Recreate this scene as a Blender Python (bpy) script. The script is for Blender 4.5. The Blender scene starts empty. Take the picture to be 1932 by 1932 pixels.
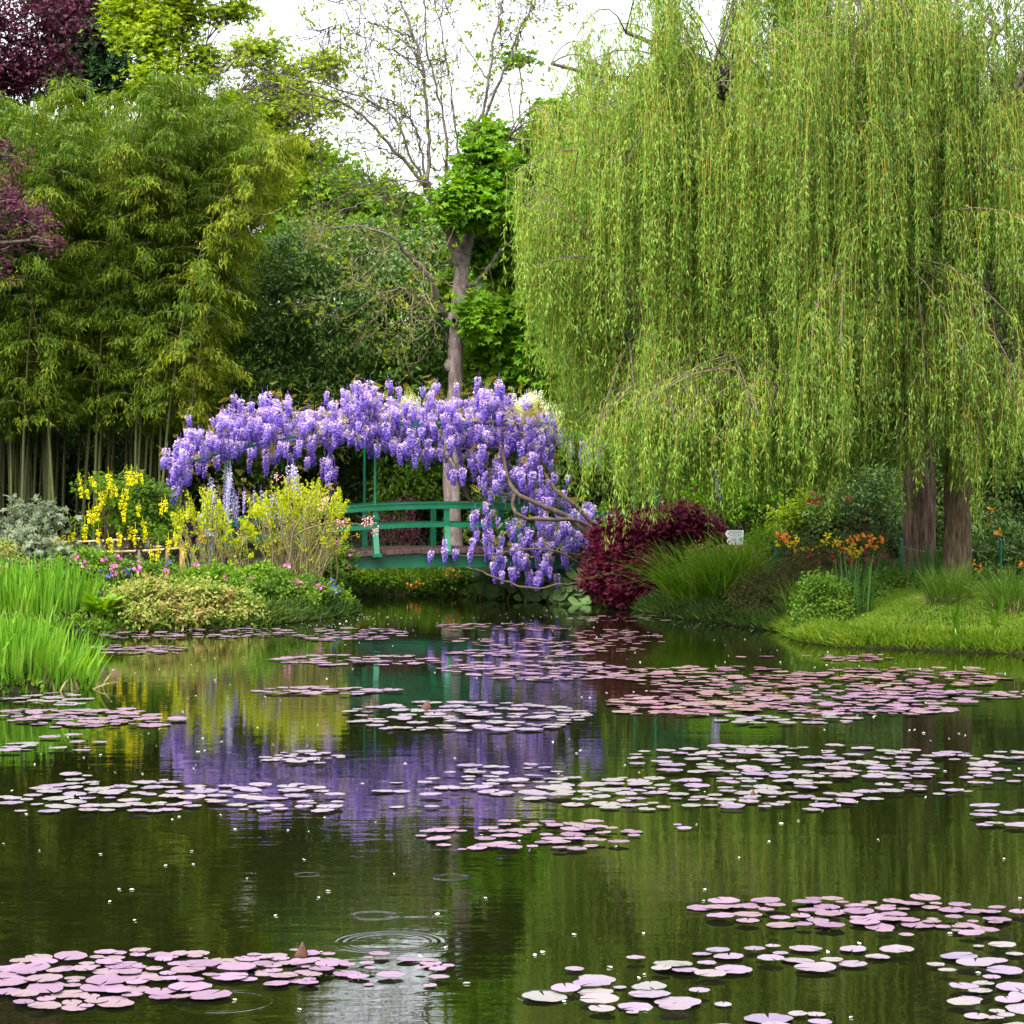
import bpy, math, random
import numpy as np
from mathutils import Vector, Matrix, Euler

random.seed(7)
rng = np.random.default_rng(7)
scene = bpy.context.scene
col = scene.collection
F, UH, UC, CAMH = 4434.0, 902.0, 966.0, 2.8      # focal length, horizon and centre of the picture in survey units; eye height

# ------------------------------------------------------------------ camera, sky, sun, exposure
cd = bpy.data.cameras.new('camera')
cam = bpy.data.objects.new('camera', cd)
col.objects.link(cam)
cam.location = (0, 0, CAMH)
cam.rotation_euler = (math.radians(90), 0, 0)
cd.sensor_width = 36
cd.lens = 36 * F / 1932.0
cd.shift_y = -(966 - UH) / 1932.0
cd.clip_start, cd.clip_end = 0.5, 6000
scene.camera = cam

SUN_EL, SUN_AZ = math.radians(60), math.atan2(-0.55, -0.8)
world = bpy.data.worlds.new('World')
scene.world = world
world.use_nodes = True
nt = world.node_tree
nt.nodes.clear()
sky = nt.nodes.new('ShaderNodeTexSky')
sky.sky_type = 'NISHITA'
sky.sun_disc = False
sky.sun_elevation = SUN_EL
sky.sun_rotation = SUN_AZ
sky.air_density, sky.dust_density, sky.ozone_density = 1.0, 4.0, 1.0
hs = nt.nodes.new('ShaderNodeHueSaturation')       # overcast: the cloud takes most of the blue out
hs.inputs['Saturation'].default_value = 0.22
hs.inputs['Value'].default_value = 2.9
bg = nt.nodes.new('ShaderNodeBackground')
bg.inputs['Strength'].default_value = 0.15
wo = nt.nodes.new('ShaderNodeOutputWorld')
nt.links.new(sky.outputs[0], hs.inputs['Color'])
# an overcast sky is about three times as bright overhead as at the horizon
wtc = nt.nodes.new('ShaderNodeTexCoord'); wsp = nt.nodes.new('ShaderNodeSeparateXYZ'); wmr = nt.nodes.new('ShaderNodeMapRange')
nt.links.new(wtc.outputs['Generated'], wsp.inputs[0]); nt.links.new(wsp.outputs['Z'], wmr.inputs['Value'])
wmr.inputs['From Min'].default_value = 0.0; wmr.inputs['From Max'].default_value = 0.9; wmr.inputs['To Min'].default_value = 0.78; wmr.inputs['To Max'].default_value = 1.6
wmx = nt.nodes.new('ShaderNodeMixRGB'); wmx.blend_type = 'MULTIPLY'; wmx.inputs[0].default_value = 1.0
nt.links.new(hs.outputs[0], wmx.inputs[1]); nt.links.new(wmr.outputs[0], wmx.inputs[2])
nt.links.new(wmx.outputs[0], bg.inputs['Color'])
nt.links.new(bg.outputs[0], wo.inputs['Surface'])

sl = bpy.data.lights.new('sun', 'SUN')
sl.energy = 1.2
sl.angle = math.radians(14)
sl.color = (1.0, 0.95, 0.86)
sun = bpy.data.objects.new('sun', sl)
col.objects.link(sun)
sd = Vector((math.sin(SUN_AZ) * math.cos(SUN_EL), math.cos(SUN_AZ) * math.cos(SUN_EL), math.sin(SUN_EL)))
sun.rotation_euler = sd.to_track_quat('Z', 'Y').to_euler()
sun.location = (-20, -20, 40)

scene.view_settings.view_transform = 'Standard'
scene.view_settings.look = 'None'
scene.view_settings.gamma = 1
scene.view_settings.exposure = 0.5
scene.cycles.max_bounces = 6
scene.cycles.diffuse_bounces = 3
scene.cycles.transmission_bounces = 4
scene.cycles.glossy_bounces = 3

# ------------------------------------------------------------------ helpers
def W(u, v, d):
    return np.array([(u - UC) * d / F, d, CAMH - (v - UH) * d / F])

def lobe(u, v, d, ru, rv, rd=None):
    return (*W(u, v, d), ru * d / F, (rd if rd else 0.5 * (ru + rv) * d / F), rv * d / F)

def norm(a):
    return a / np.maximum(np.linalg.norm(a, axis=-1, keepdims=True), 1e-9)

def tag(o, label=None, cat=None, group=None, kind=None):
    if label: o['label'] = label
    if cat: o['category'] = cat
    if group: o['group'] = group
    if kind: o['kind'] = kind
    return o

def empty(name, loc, label, cat, group=None):
    o = bpy.data.objects.new(name, None)
    o.empty_display_size = 0.1
    col.objects.link(o)
    o.location = [float(c) for c in loc]
    return tag(o, label, cat, group)

def link(name, me, parent=None):
    o = bpy.data.objects.new(name, me)
    col.objects.link(o)
    if parent is not None: o.parent = parent
    return o

def copy_tree(o, parent=None, keep=None):
    c = o.copy()
    col.objects.link(c)
    if parent is not None: c.parent = parent
    for ch in list(o.children):
        copy_tree(ch, c)
    return c

class MB:
    """collects quads, then links them as ONE mesh object"""
    def __init__(s):
        s.V, s.Q, s.n, s.S, s.M, s.T = [], [], 0, [], [], []
    def add(s, V, Q, smooth=False, mat=0, t=None):
        V = np.asarray(V, float).reshape(-1, 3); Q = np.asarray(Q, np.int64).reshape(-1, 4)
        s.V.append(V); s.Q.append(Q + s.n); s.n += len(V)
        s.S.append(np.full(len(Q), smooth)); s.M.append(np.full(len(Q), mat, np.int32))
        s.T.append(np.zeros(len(V)) if t is None else np.asarray(t, float))
        return s
    def mesh(s, name, mats, off=(0, 0, 0)):
        me = bpy.data.meshes.new(name)
        V = np.concatenate(s.V) - np.asarray(off, float); Q = np.concatenate(s.Q)
        me.vertices.add(len(V)); me.vertices.foreach_set('co', V.astype(np.float32).ravel())
        me.loops.add(4 * len(Q)); me.loops.foreach_set('vertex_index', Q.astype(np.int32).ravel())
        me.polygons.add(len(Q)); me.polygons.foreach_set('loop_start', np.arange(0, 4 * len(Q), 4, dtype=np.int32))
        me.polygons.foreach_set('use_smooth', np.concatenate(s.S))
        me.polygons.foreach_set('material_index', np.concatenate(s.M))
        T = np.concatenate(s.T)
        if T.any():
            a = me.attributes.new('age', 'FLOAT', 'POINT'); a.data.foreach_set('value', T.astype(np.float32))
        me.update(calc_edges=True)
        for m in (mats if isinstance(mats, (list, tuple)) else [mats]): me.materials.append(m)
        return me
    def build(s, name, mats, parent=None):
        off = (0, 0, 0)
        if parent is not None:
            off = np.array(parent.location)
            if parent.parent is not None: off = off + np.array(parent.parent.location)
        return link(name, s.mesh(name, mats, off), parent)
    # --- shapes
    def tubes(s, P, R, k=5, mat=0):
        """P (S,n,3) paths, R (S,n) radii"""
        P = np.asarray(P, float); R = np.asarray(R, float)
        if P.ndim == 2: P = P[None]; R = R[None]
        S, n, _ = P.shape
        T = np.gradient(P, axis=1) if n > 2 else np.repeat((P[:, 1:] - P[:, :1]), 2, axis=1)
        T = norm(T)
        ax = np.abs(P[:, -1] - P[:, 0]).argmin(axis=1)
        ref = np.eye(3)[ax][:, None, :]
        A = norm(np.cross(T, ref)); B = np.cross(T, A)
        th = np.arange(k) * 2 * math.pi / k
        V = P[:, :, None, :] + R[:, :, None, None] * (np.cos(th)[None, None, :, None] * A[:, :, None, :] + np.sin(th)[None, None, :, None] * B[:, :, None, :])
        idx = np.arange(S * n * k).reshape(S, n, k)
        a = idx[:, :-1, :]; b = idx[:, 1:, :]
        Q = np.stack([a, np.roll(a, -1, 2), np.roll(b, -1, 2), b], -1).reshape(-1, 4)
        return s.add(V.reshape(-1, 3), Q, True, mat)
    def tube(s, pts, radii, k=8, mat=0):
        pts = np.asarray(pts, float)
        if np.isscalar(radii): radii = [radii] * len(pts)
        return s.tubes(pts[None], np.asarray(radii, float)[None], k, mat)
    def box(s, c, size, rot=None, mat=0):
        x, y, z = np.asarray(size) / 2.0
        V = np.array([(-x, -y, -z), (x, -y, -z), (x, y, -z), (-x, y, -z), (-x, -y, z), (x, -y, z), (x, y, z), (-x, y, z)])
        if rot is not None: V = V @ np.array(rot).T
        Q = [(0, 3, 2, 1), (4, 5, 6, 7), (0, 1, 5, 4), (1, 2, 6, 5), (2, 3, 7, 6), (3, 0, 4, 7)]
        return s.add(V + np.asarray(c), Q, False, mat)
    def sweep(s, path, a, b, prof, mat=0):
        """profile (list of (p,q)) carried along path with axes a, b"""
        P = np.asarray(path, float); n = len(P); k = len(prof)
        pr = np.asarray(prof, float)
        V = P[:, None, :] + pr[None, :, :1] * np.asarray(a) + pr[None, :, 1:] * np.asarray(b)
        idx = np.arange(n * k).reshape(n, k)
        Q = np.stack([idx[:-1], np.roll(idx[:-1], -1, 1), np.roll(idx[1:], -1, 1), idx[1:]], -1).reshape(-1, 4)
        s.add(V.reshape(-1, 3), Q, False, mat)
        for r in (idx[0], idx[-1]):
            s.add(V.reshape(-1, 3)[r][:4], [(0, 1, 2, 3)], False, mat)
        return s
    def ball(s, c, r, nu=10, nv=7, mat=0, squash=(1, 1, 1)):
        th = np.linspace(0, 2 * math.pi, nu, endpoint=False); ph = np.linspace(0.02, math.pi - 0.02, nv)
        V = np.stack([np.outer(np.sin(ph), np.cos(th)), np.outer(np.sin(ph), np.sin(th)), np.outer(np.cos(ph), np.ones(nu))], -1)
        V = V * r * np.asarray(squash) + np.asarray(c)
        idx = np.arange(nu * nv).reshape(nv, nu)
        Q = np.stack([idx[:-1], idx[1:], np.roll(idx[1:], -1, 1), np.roll(idx[:-1], -1, 1)], -1).reshape(-1, 4)
        return s.add(V.reshape(-1, 3), Q, True, mat)
    def leaves(s, pos, axis, up, L, Wd, tpl='lance', mat=0, t=None):
        pos = np.asarray(pos, float); N = len(pos)
        axis = norm(np.asarray(axis, float)); side = norm(np.cross(axis, up)); nr = np.cross(side, axis)
        tv, tq = TPL[tpl]
        L = np.broadcast_to(L, (N,)); Wd = np.broadcast_to(Wd, (N,))
        V = (pos[:, None, :] + axis[:, None, :] * (L[:, None, None] * tv[None, :, :1]) + side[:, None, :] * (Wd[:, None, None] * tv[None, :, 1:2])
             + nr[:, None, :] * (L[:, None, None] * tv[None, :, 2:3]))
        k = len(tv)
        Q = (np.arange(N) * k)[:, None, None] + tq[None]
        return s.add(V.reshape(-1, 3), Q.reshape(-1, 4), False, mat, None if t is None else np.repeat(t, k))

def _spray(angles, lens, wid=0.5):
    V, Q = [], []
    for a, l in zip(angles, lens):
        c, sn = math.cos(a), math.sin(a); b = len(V)
        for (x, y, z) in ((0, 0, 0), (0.5, -wid * 0.5, 0.04), (1, 0, -0.1), (0.5, wid * 0.5, 0.04)):
            x, y = x * l, y * l
            V.append((x * c - y * sn, x * sn + y * c, z))
        Q.append((b, b + 1, b + 2, b + 3))
    return np.array(V), np.array(Q)

TPL = {
    'lance': (np.array([(0, 0, 0), (0.4, -0.5, 0.03), (1, 0, -0.1), (0.4, 0.5, 0.03)], float), np.array([(0, 1, 2, 3)])),
    'oval': (np.array([(0, 0, 0), (0.3, -0.45, 0.05), (0.7, -0.4, 0.04), (1, 0, -0.08), (0.7, 0.4, 0.04), (0.3, 0.45, 0.05)], float),
             np.array([(0, 1, 2, 3), (0, 3, 4, 5)])),
    'palm': _spray((-1.9, -0.95, 0, 0.95, 1.9), (0.65, 0.9, 1.0, 0.9, 0.65), 0.55),
    'trio': _spray((-1.0, 0.0, 1.0), (0.8, 1.0, 0.8), 0.6),
    'fan': _spray((-0.7, -0.25, 0.2, 0.65), (0.8, 1.0, 0.95, 0.75), 0.2),
    'pinnate': None,
}
def _pinnate():
    V, Q = [], []
    for i in range(5):
        x0 = 0.2 + 0.16 * i
        for sg in (-1, 1):
            b = len(V); l = 0.36 - 0.03 * i
            dx, dy = 0.45, sg * 0.9
            for (p, q, z) in ((0, 0, 0), (0.5, -0.16, 0), (1, 0, -0.1), (0.5, 0.16, 0)):
                V.append((x0 + l * (p * dx - q * dy), l * (p * dy + q * dx), z * l))
            Q.append((b, b + 1, b + 2, b + 3))
    return np.array(V), np.array(Q)
TPL['pinnate'] = _pinnate()

def rand_unit(n):
    return norm(rng.normal(size=(n, 3)))

def curve(p0, p1, n=8, lift=0.0, side=0.0, jit=0.0):
    p0 = np.asarray(p0, float); p1 = np.asarray(p1, float)
    t = np.linspace(0, 1, n)[:, None]
    P = p0 + (p1 - p0) * t
    b = 4 * t * (1 - t)
    P[:, 2:] += lift * b
    d = p1 - p0; h = np.array([-d[1], d[0], 0.0]); h = h / (np.linalg.norm(h) + 1e-9)
    P += side * b * h
    if jit: P[1:-1] += rng.normal(size=(n - 2, 3)) * jit
    return P

def poly(pts, n=24):
    """smooth path through points (Catmull-Rom), n samples"""
    p = np.asarray(pts, float)
    p = np.vstack([2 * p[0] - p[1], p, 2 * p[-1] - p[-2]])
    m = len(p) - 3
    out = []
    for tt in np.linspace(0, m - 1e-6, n):
        i = int(tt); t = tt - i
        a, b, c, d = p[i:i + 4]
        out.append(0.5 * ((2 * b) + (c - a) * t + (2 * a - 5 * b + 4 * c - d) * t * t + (3 * b - a - 3 * c + d) * t ** 3))
    return np.array(out)

# ------------------------------------------------------------------ materials
def mat_base(name):
    m = bpy.data.materials.new(name); m.use_nodes = True
    n = m.node_tree; n.nodes.clear()
    out = n.nodes.new('ShaderNodeOutputMaterial')
    return m, n, out

def N(n, t, **kw):
    x = n.nodes.new(t)
    for k, v in kw.items():
        if k.startswith('_'): setattr(x, k[1:], v)
        else: x.inputs[k].default_value = v
    return x

def ramp(n, stops):
    r = n.nodes.new('ShaderNodeValToRGB')
    e = r.color_ramp.elements
    while len(e) > 1: e.remove(e[-1])
    e[0].position = stops[0][0]; e[0].color = (*stops[0][1], 1)
    for p, c in stops[1:]:
        x = e.new(p); x.color = (*c, 1)
    return r

LEAF = 0.68
def leaf_mat(name, cols, trans=0.35, rough=0.5, patch=0.6, spec=0.12, age=None, tboost=1.25):
    """cols: colours that single leaves of the plant have; patch: size in metres of older and younger patches"""
    m, n, out = mat_base(name)
    L = n.links
    g = n.nodes.new('ShaderNodeNewGeometry')
    tc = n.nodes.new('ShaderNodeTexCoord')
    nz = N(n, 'ShaderNodeTexNoise', Scale=1.0 / patch, Detail=2.0)
    L.new(tc.outputs['Object'], nz.inputs['Vector'])
    mx = N(n, 'ShaderNodeMath', _operation='MULTIPLY_ADD')
    mx.inputs[1].default_value = 0.55
    L.new(g.outputs['Random Per Island'], mx.inputs[0])
    ms = N(n, 'ShaderNodeMath', _operation='MULTIPLY_ADD'); ms.inputs[1].default_value = 1.3; ms.inputs[2].default_value = -0.42
    L.new(nz.outputs['Fac'], ms.inputs[0]); L.new(ms.outputs[0], mx.inputs[2])
    k = len(cols)
    if 'petal' not in name: cols = [tuple(x * LEAF for x in c) for c in cols]
    r = ramp(n, [(i / max(k - 1, 1), c) for i, c in enumerate(cols)])
    if age is not None:
        at = n.nodes.new('ShaderNodeAttribute'); at.attribute_name = 'age'
        ad = N(n, 'ShaderNodeMath', _operation='MULTIPLY_ADD'); ad.inputs[1].default_value = 0.35; 
        sb = N(n, 'ShaderNodeMath', _operation='SUBTRACT'); sb.inputs[1].default_value = 0.5
        L.new(g.outputs['Random Per Island'], sb.inputs[0]); L.new(sb.outputs[0], ad.inputs[0]); L.new(at.outputs['Fac'], ad.inputs[2])
        L.new(ad.outputs[0], r.inputs[0])
    else:
        L.new(mx.outputs[0], r.inputs[0])
    p = N(n, 'ShaderNodeBsdfPrincipled', Roughness=rough)
    p.inputs['Specular IOR Level'].default_value = spec
    L.new(r.outputs[0], p.inputs['Base Color'])
    if trans > 0:
        tr = n.nodes.new('ShaderNodeBsdfTranslucent')
        h = N(n, 'ShaderNodeHueSaturation', Saturation=1.1, Value=tboost); L.new(r.outputs[0], h.inputs['Color']); L.new(h.outputs[0], tr.inputs['Color'])
        mix = N(n, 'ShaderNodeMixShader'); mix.inputs[0].default_value = trans
        L.new(p.outputs[0], mix.inputs[1]); L.new(tr.outputs[0], mix.inputs[2]); L.new(mix.outputs[0], out.inputs[0])
    else:
        L.new(p.outputs[0], out.inputs[0])
    return m

def rough_mat(name, c1, c2, scale=(8, 8, 8), rough=0.8, bump=0.4, spec=0.25, detail=6.0, dist=0.02, c3=None):
    m, n, out = mat_base(name); L = n.links
    tc = n.nodes.new('ShaderNodeTexCoord'); mp = n.nodes.new('ShaderNodeMapping'); mp.inputs['Scale'].default_value = scale
    L.new(tc.outputs['Object'], mp.inputs['Vector'])
    nz = N(n, 'ShaderNodeTexNoise', Scale=1.0, Detail=detail, Roughness=0.65); L.new(mp.outputs[0], nz.inputs['Vector'])
    r = ramp(n, [(0.32, c1), (0.68, c2)] if c3 is None else [(0.3, c1), (0.5, c3), (0.7, c2)]); L.new(nz.outputs['Fac'], r.inputs[0])
    p = N(n, 'ShaderNodeBsdfPrincipled', Roughness=rough); p.inputs['Specular IOR Level'].default_value = spec
    L.new(r.outputs[0], p.inputs['Base Color'])
    if bump:
        b = N(n, 'ShaderNodeBump', Strength=bump, Distance=dist); L.new(nz.outputs['Fac'], b.inputs['Height']); L.new(b.outputs[0], p.inputs['Normal'])
    L.new(p.outputs[0], out.inputs[0])
    return m

M = {}
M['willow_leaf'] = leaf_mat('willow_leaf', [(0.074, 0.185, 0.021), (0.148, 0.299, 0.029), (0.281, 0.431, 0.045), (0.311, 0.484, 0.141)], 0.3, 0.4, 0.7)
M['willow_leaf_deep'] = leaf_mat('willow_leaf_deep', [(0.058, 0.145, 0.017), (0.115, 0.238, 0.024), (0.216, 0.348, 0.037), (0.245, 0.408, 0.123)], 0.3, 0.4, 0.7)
M['willow_twig'] = rough_mat('willow_twig', (0.26, 0.24, 0.03), (0.42, 0.31, 0.045), (1, 1, 1), 0.6, 0)
M['willow_bark'] = rough_mat('willow_bark', (0.018, 0.011, 0.008), (0.24, 0.165, 0.115), (13, 13, 1.6), 0.9, 1.0, dist=0.08, c3=(0.11, 0.072, 0.05))
M['willow_bark_fine'] = rough_mat('willow_bark_fine', (0.03, 0.02, 0.010), (0.25, 0.18, 0.10), (22, 22, 4), 0.9, 1.0, dist=0.05, c3=(0.12, 0.085, 0.048))
M['ash_bark'] = rough_mat('ash_bark', (0.10, 0.075, 0.065), (0.32, 0.26, 0.235), (9, 9, 3.5), 0.9, 0.9, dist=0.05, c3=(0.20, 0.155, 0.135))
M['ash_limb'] = rough_mat('ash_limb', (0.05, 0.038, 0.032), (0.20, 0.17, 0.14), (7, 7, 7), 0.9, 0.4)
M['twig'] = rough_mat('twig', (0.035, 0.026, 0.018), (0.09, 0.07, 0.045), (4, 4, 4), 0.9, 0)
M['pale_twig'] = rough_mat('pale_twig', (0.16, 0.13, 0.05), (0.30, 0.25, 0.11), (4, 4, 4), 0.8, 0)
M['brown_stem'] = rough_mat('brown_stem', (0.07, 0.045, 0.025), (0.20, 0.14, 0.08), (8, 8, 3), 0.9, 0.3)
M['bark'] = rough_mat('bark', (0.05, 0.038, 0.028), (0.16, 0.125, 0.095), (7, 7, 2), 0.9, 0.7, dist=0.04)
M['bamboo_culm'] = rough_mat('bamboo_culm', (0.03, 0.045, 0.012), (0.22, 0.19, 0.05), (3, 3, 0.5), 0.45, 0, c3=(0.075, 0.085, 0.022))
M['bamboo_leaf'] = leaf_mat('bamboo_leaf', [(0.040, 0.094, 0.007), (0.090, 0.179, 0.012), (0.180, 0.273, 0.018), (0.400, 0.432, 0.034)], 0.35, 0.42, 1.4)
M['bamboo_leaf_young'] = leaf_mat('bamboo_leaf_young', [(0.077, 0.158, 0.010), (0.176, 0.273, 0.015), (0.374, 0.430, 0.028), (0.572, 0.567, 0.045)], 0.4, 0.42, 1.4)
M['purple_leaf'] = leaf_mat('purple_leaf', [(0.05, 0.012, 0.025), (0.11, 0.025, 0.05), (0.17, 0.045, 0.085)], 0.25, 0.4)
M['crimson_leaf'] = leaf_mat('crimson_leaf', [(0.03, 0.004, 0.012), (0.08, 0.007, 0.024), (0.18, 0.012, 0.034), (0.09, 0.010, 0.05)], 0.4, 0.45, 0.35)
M['maple_leaf'] = leaf_mat('maple_leaf', [(0.10, 0.26, 0.012), (0.18, 0.38, 0.016), (0.28, 0.50, 0.025)], 0.4, 0.45, 0.9)
M['lime_leaf'] = leaf_mat('lime_leaf', [(0.160, 0.266, 0.012), (0.290, 0.408, 0.016), (0.440, 0.522, 0.024)], 0.4, 0.45, 1.0)
M['mid_leaf'] = leaf_mat('mid_leaf', [(0.08, 0.20, 0.014), (0.16, 0.31, 0.018), (0.27, 0.42, 0.028)], 0.4, 0.45, 1.5)
M['deep_leaf'] = leaf_mat('deep_leaf', [(0.03, 0.075, 0.025), (0.05, 0.12, 0.035), (0.08, 0.16, 0.04)], 0.3, 0.4, 1.5)
M['laurel_leaf'] = leaf_mat('laurel_leaf', [(0.043, 0.105, 0.016), (0.093, 0.200, 0.028), (0.178, 0.315, 0.048), (0.289, 0.399, 0.080)], 0.22, 0.33, 1.2, 0.35)
M['hedge_leaf'] = leaf_mat('hedge_leaf', [(0.025, 0.06, 0.012), (0.06, 0.11, 0.018), (0.13, 0.19, 0.03)], 0.25, 0.45, 1.0)
M['dull_leaf'] = leaf_mat('dull_leaf', [(0.04, 0.055, 0.014), (0.085, 0.10, 0.022), (0.15, 0.14, 0.04), (0.12, 0.06, 0.03)], 0.25, 0.5, 0.8)
M['rose_leaf'] = leaf_mat('rose_leaf', [(0.05, 0.12, 0.012), (0.10, 0.20, 0.018), (0.20, 0.32, 0.03)], 0.35, 0.42, 0.5)
M['fresh_leaf'] = leaf_mat('fresh_leaf', [(0.09, 0.20, 0.015), (0.16, 0.32, 0.02), (0.27, 0.42, 0.03)], 0.4, 0.45, 0.4)
M['iris_leaf'] = leaf_mat('iris_leaf', [(0.06, 0.19, 0.014), (0.16, 0.37, 0.025), (0.32, 0.54, 0.06)], 0.4, 0.4, 0.5)
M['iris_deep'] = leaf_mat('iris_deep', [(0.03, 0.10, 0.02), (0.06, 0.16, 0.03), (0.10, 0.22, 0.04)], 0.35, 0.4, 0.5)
M['sedge_leaf'] = leaf_mat('sedge_leaf', [(0.06, 0.16, 0.015), (0.14, 0.28, 0.02), (0.27, 0.40, 0.045)], 0.35, 0.42, 0.4)
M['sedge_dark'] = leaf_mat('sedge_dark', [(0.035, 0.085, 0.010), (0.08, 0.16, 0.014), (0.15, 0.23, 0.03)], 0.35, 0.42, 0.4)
M['grass_leaf'] = leaf_mat('grass_leaf', [(0.072, 0.153, 0.006), (0.120, 0.212, 0.010), (0.192, 0.272, 0.016)], 0.35, 0.5, 0.8)
M['bronze_leaf'] = leaf_mat('bronze_leaf', [(0.13, 0.25, 0.03), (0.26, 0.36, 0.05), (0.38, 0.36, 0.09), (0.40, 0.22, 0.11)], 0.35, 0.45, 0.35)
M['silver_leaf'] = leaf_mat('silver_leaf', [(0.12, 0.17, 0.09), (0.22, 0.27, 0.15), (0.33, 0.36, 0.22)], 0.25, 0.5, 0.4)
M['yellow_bud'] = leaf_mat('yellow_bud', [(0.36, 0.46, 0.014), (0.56, 0.64, 0.018), (0.76, 0.78, 0.025)], 0.4, 0.5, 0.5)
M['laburnum_petal'] = leaf_mat('laburnum_petal', [(0.72, 0.64, 0.01), (0.88, 0.80, 0.02)], 0.35, 0.5, 0.5)
M['azalea_petal'] = leaf_mat('azalea_petal', [(0.62, 0.46, 0.01), (0.75, 0.60, 0.02)], 0.3, 0.5, 0.5)
M['orange_petal'] = leaf_mat('orange_petal', [(0.70, 0.22, 0.03), (0.80, 0.32, 0.08)], 0.3, 0.5, 0.5)
M['pink_petal'] = leaf_mat('pink_petal', [(0.55, 0.08, 0.30), (0.75, 0.22, 0.45), (0.65, 0.15, 0.55)], 0.3, 0.5, 0.3)
M['blush_petal'] = leaf_mat('blush_petal', [(0.70, 0.30, 0.28), (0.80, 0.45, 0.42)], 0.3, 0.5, 0.3)
M['blue_petal'] = leaf_mat('blue_petal', [(0.06, 0.06, 0.45), (0.14, 0.12, 0.60)], 0.3, 0.5, 0.3)
M['white_petal'] = leaf_mat('white_petal', [(0.75, 0.75, 0.62), (0.85, 0.86, 0.75)], 0.3, 0.5, 0.3)
M['red_petal'] = leaf_mat('red_petal', [(0.35, 0.015, 0.03), (0.45, 0.03, 0.10)], 0.3, 0.5, 0.3)
M['wisteria_petal'] = leaf_mat('wisteria_petal', [(0.741, 0.563, 0.752), (0.513, 0.378, 0.771), (0.323, 0.220, 0.696), (0.199, 0.114, 0.564)], 0.3, 0.55, 0.3, 0.2, age=1, tboost=1.1)
M['lilac_petal'] = leaf_mat('lilac_petal', [(0.72, 0.68, 0.80), (0.60, 0.54, 0.80), (0.38, 0.30, 0.66)], 0.3, 0.55, 0.3, 0.2, age=1, tboost=1.1)
M['cream_petal'] = leaf_mat('cream_petal', [(0.82, 0.84, 0.66), (0.80, 0.84, 0.50), (0.62, 0.70, 0.28)], 0.3, 0.55, 0.3, 0.2, age=1, tboost=1.1)
M['wisteria_leaf'] = leaf_mat('wisteria_leaf', [(0.20, 0.26, 0.02), (0.34, 0.34, 0.03), (0.42, 0.32, 0.06), (0.36, 0.22, 0.06)], 0.4, 0.5, 0.5)
M['petasites_leaf'] = leaf_mat('petasites_leaf', [(0.15, 0.30, 0.08), (0.24, 0.40, 0.13), (0.34, 0.50, 0.20)], 0.25, 0.4, 0.5)
M['vine'] = rough_mat('vine', (0.03, 0.021, 0.015), (0.11, 0.08, 0.055), (10, 10, 4), 0.9, 0.6)
M['soil'] = rough_mat('soil', (0.006, 0.008, 0.003), (0.022, 0.02, 0.009), (1.5, 1.5, 1.5), 0.95, 0.6, spec=0.05)
M['pale_bamboo'] = rough_mat('pale_bamboo', (0.36, 0.23, 0.11), (0.58, 0.42, 0.22), (6, 6, 6), 0.5, 0.1)
M['post_wood'] = rough_mat('post_wood', (0.14, 0.09, 0.07), (0.28, 0.20, 0.16), (10, 10, 3), 0.85, 0.4)
M['lit_post_wood'] = rough_mat('lit_post_wood', (0.48, 0.27, 0.08), (0.62, 0.38, 0.14), (10, 10, 2), 0.7, 0.3)  # post wood with the light on the end post painted in as a brighter tone
M['black_tie'] = rough_mat('black_tie', (0.01, 0.01, 0.012), (0.02, 0.02, 0.02), (20, 20, 20), 0.7, 0)
M['plank'] = rough_mat('plank', (0.03, 0.018, 0.016), (0.10, 0.06, 0.05), (20, 3, 10), 0.8, 0.5)
M['stone'] = rough_mat('stone', (0.12, 0.12, 0.11), (0.34, 0.34, 0.31), (6, 6, 6), 0.9, 0.7)
M['chain'] = rough_mat('chain', (0.06, 0.12, 0.12), (0.14, 0.20, 0.19), (20, 20, 20), 0.4, 0)
M['dry_leaf'] = rough_mat('dry_leaf', (0.035, 0.012, 0.010), (0.10, 0.04, 0.02), (15, 15, 15), 0.5, 0.2)

def paint_mat():
    m, n, out = mat_base('green_paint'); L = n.links
    tc = n.nodes.new('ShaderNodeTexCoord')
    nz = N(n, 'ShaderNodeTexNoise', Scale=1.6, Detail=5.0, Roughness=0.7); L.new(tc.outputs['Object'], nz.inputs['Vector'])
    r = ramp(n, [(0.3, (0.0, 0.075, 0.032)), (0.55, (0.0, 0.115, 0.05)), (0.8, (0.012, 0.15, 0.072))]); L.new(nz.outputs['Fac'], r.inputs[0])
    n2 = N(n, 'ShaderNodeTexNoise', Scale=40.0, Detail=3.0); L.new(tc.outputs['Object'], n2.inputs['Vector'])
    b = N(n, 'ShaderNodeBump', Strength=0.12, Distance=0.004); L.new(n2.outputs['Fac'], b.inputs['Height'])
    p = N(n, 'ShaderNodeBsdfPrincipled', Roughness=0.38); p.inputs['Specular IOR Level'].default_value = 0.4
    L.new(r.outputs[0], p.inputs['Base Color']); L.new(b.outputs[0], p.inputs['Normal']); L.new(p.outputs[0], out.inputs[0])
    return m
M['green_paint'] = paint_mat()

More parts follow.
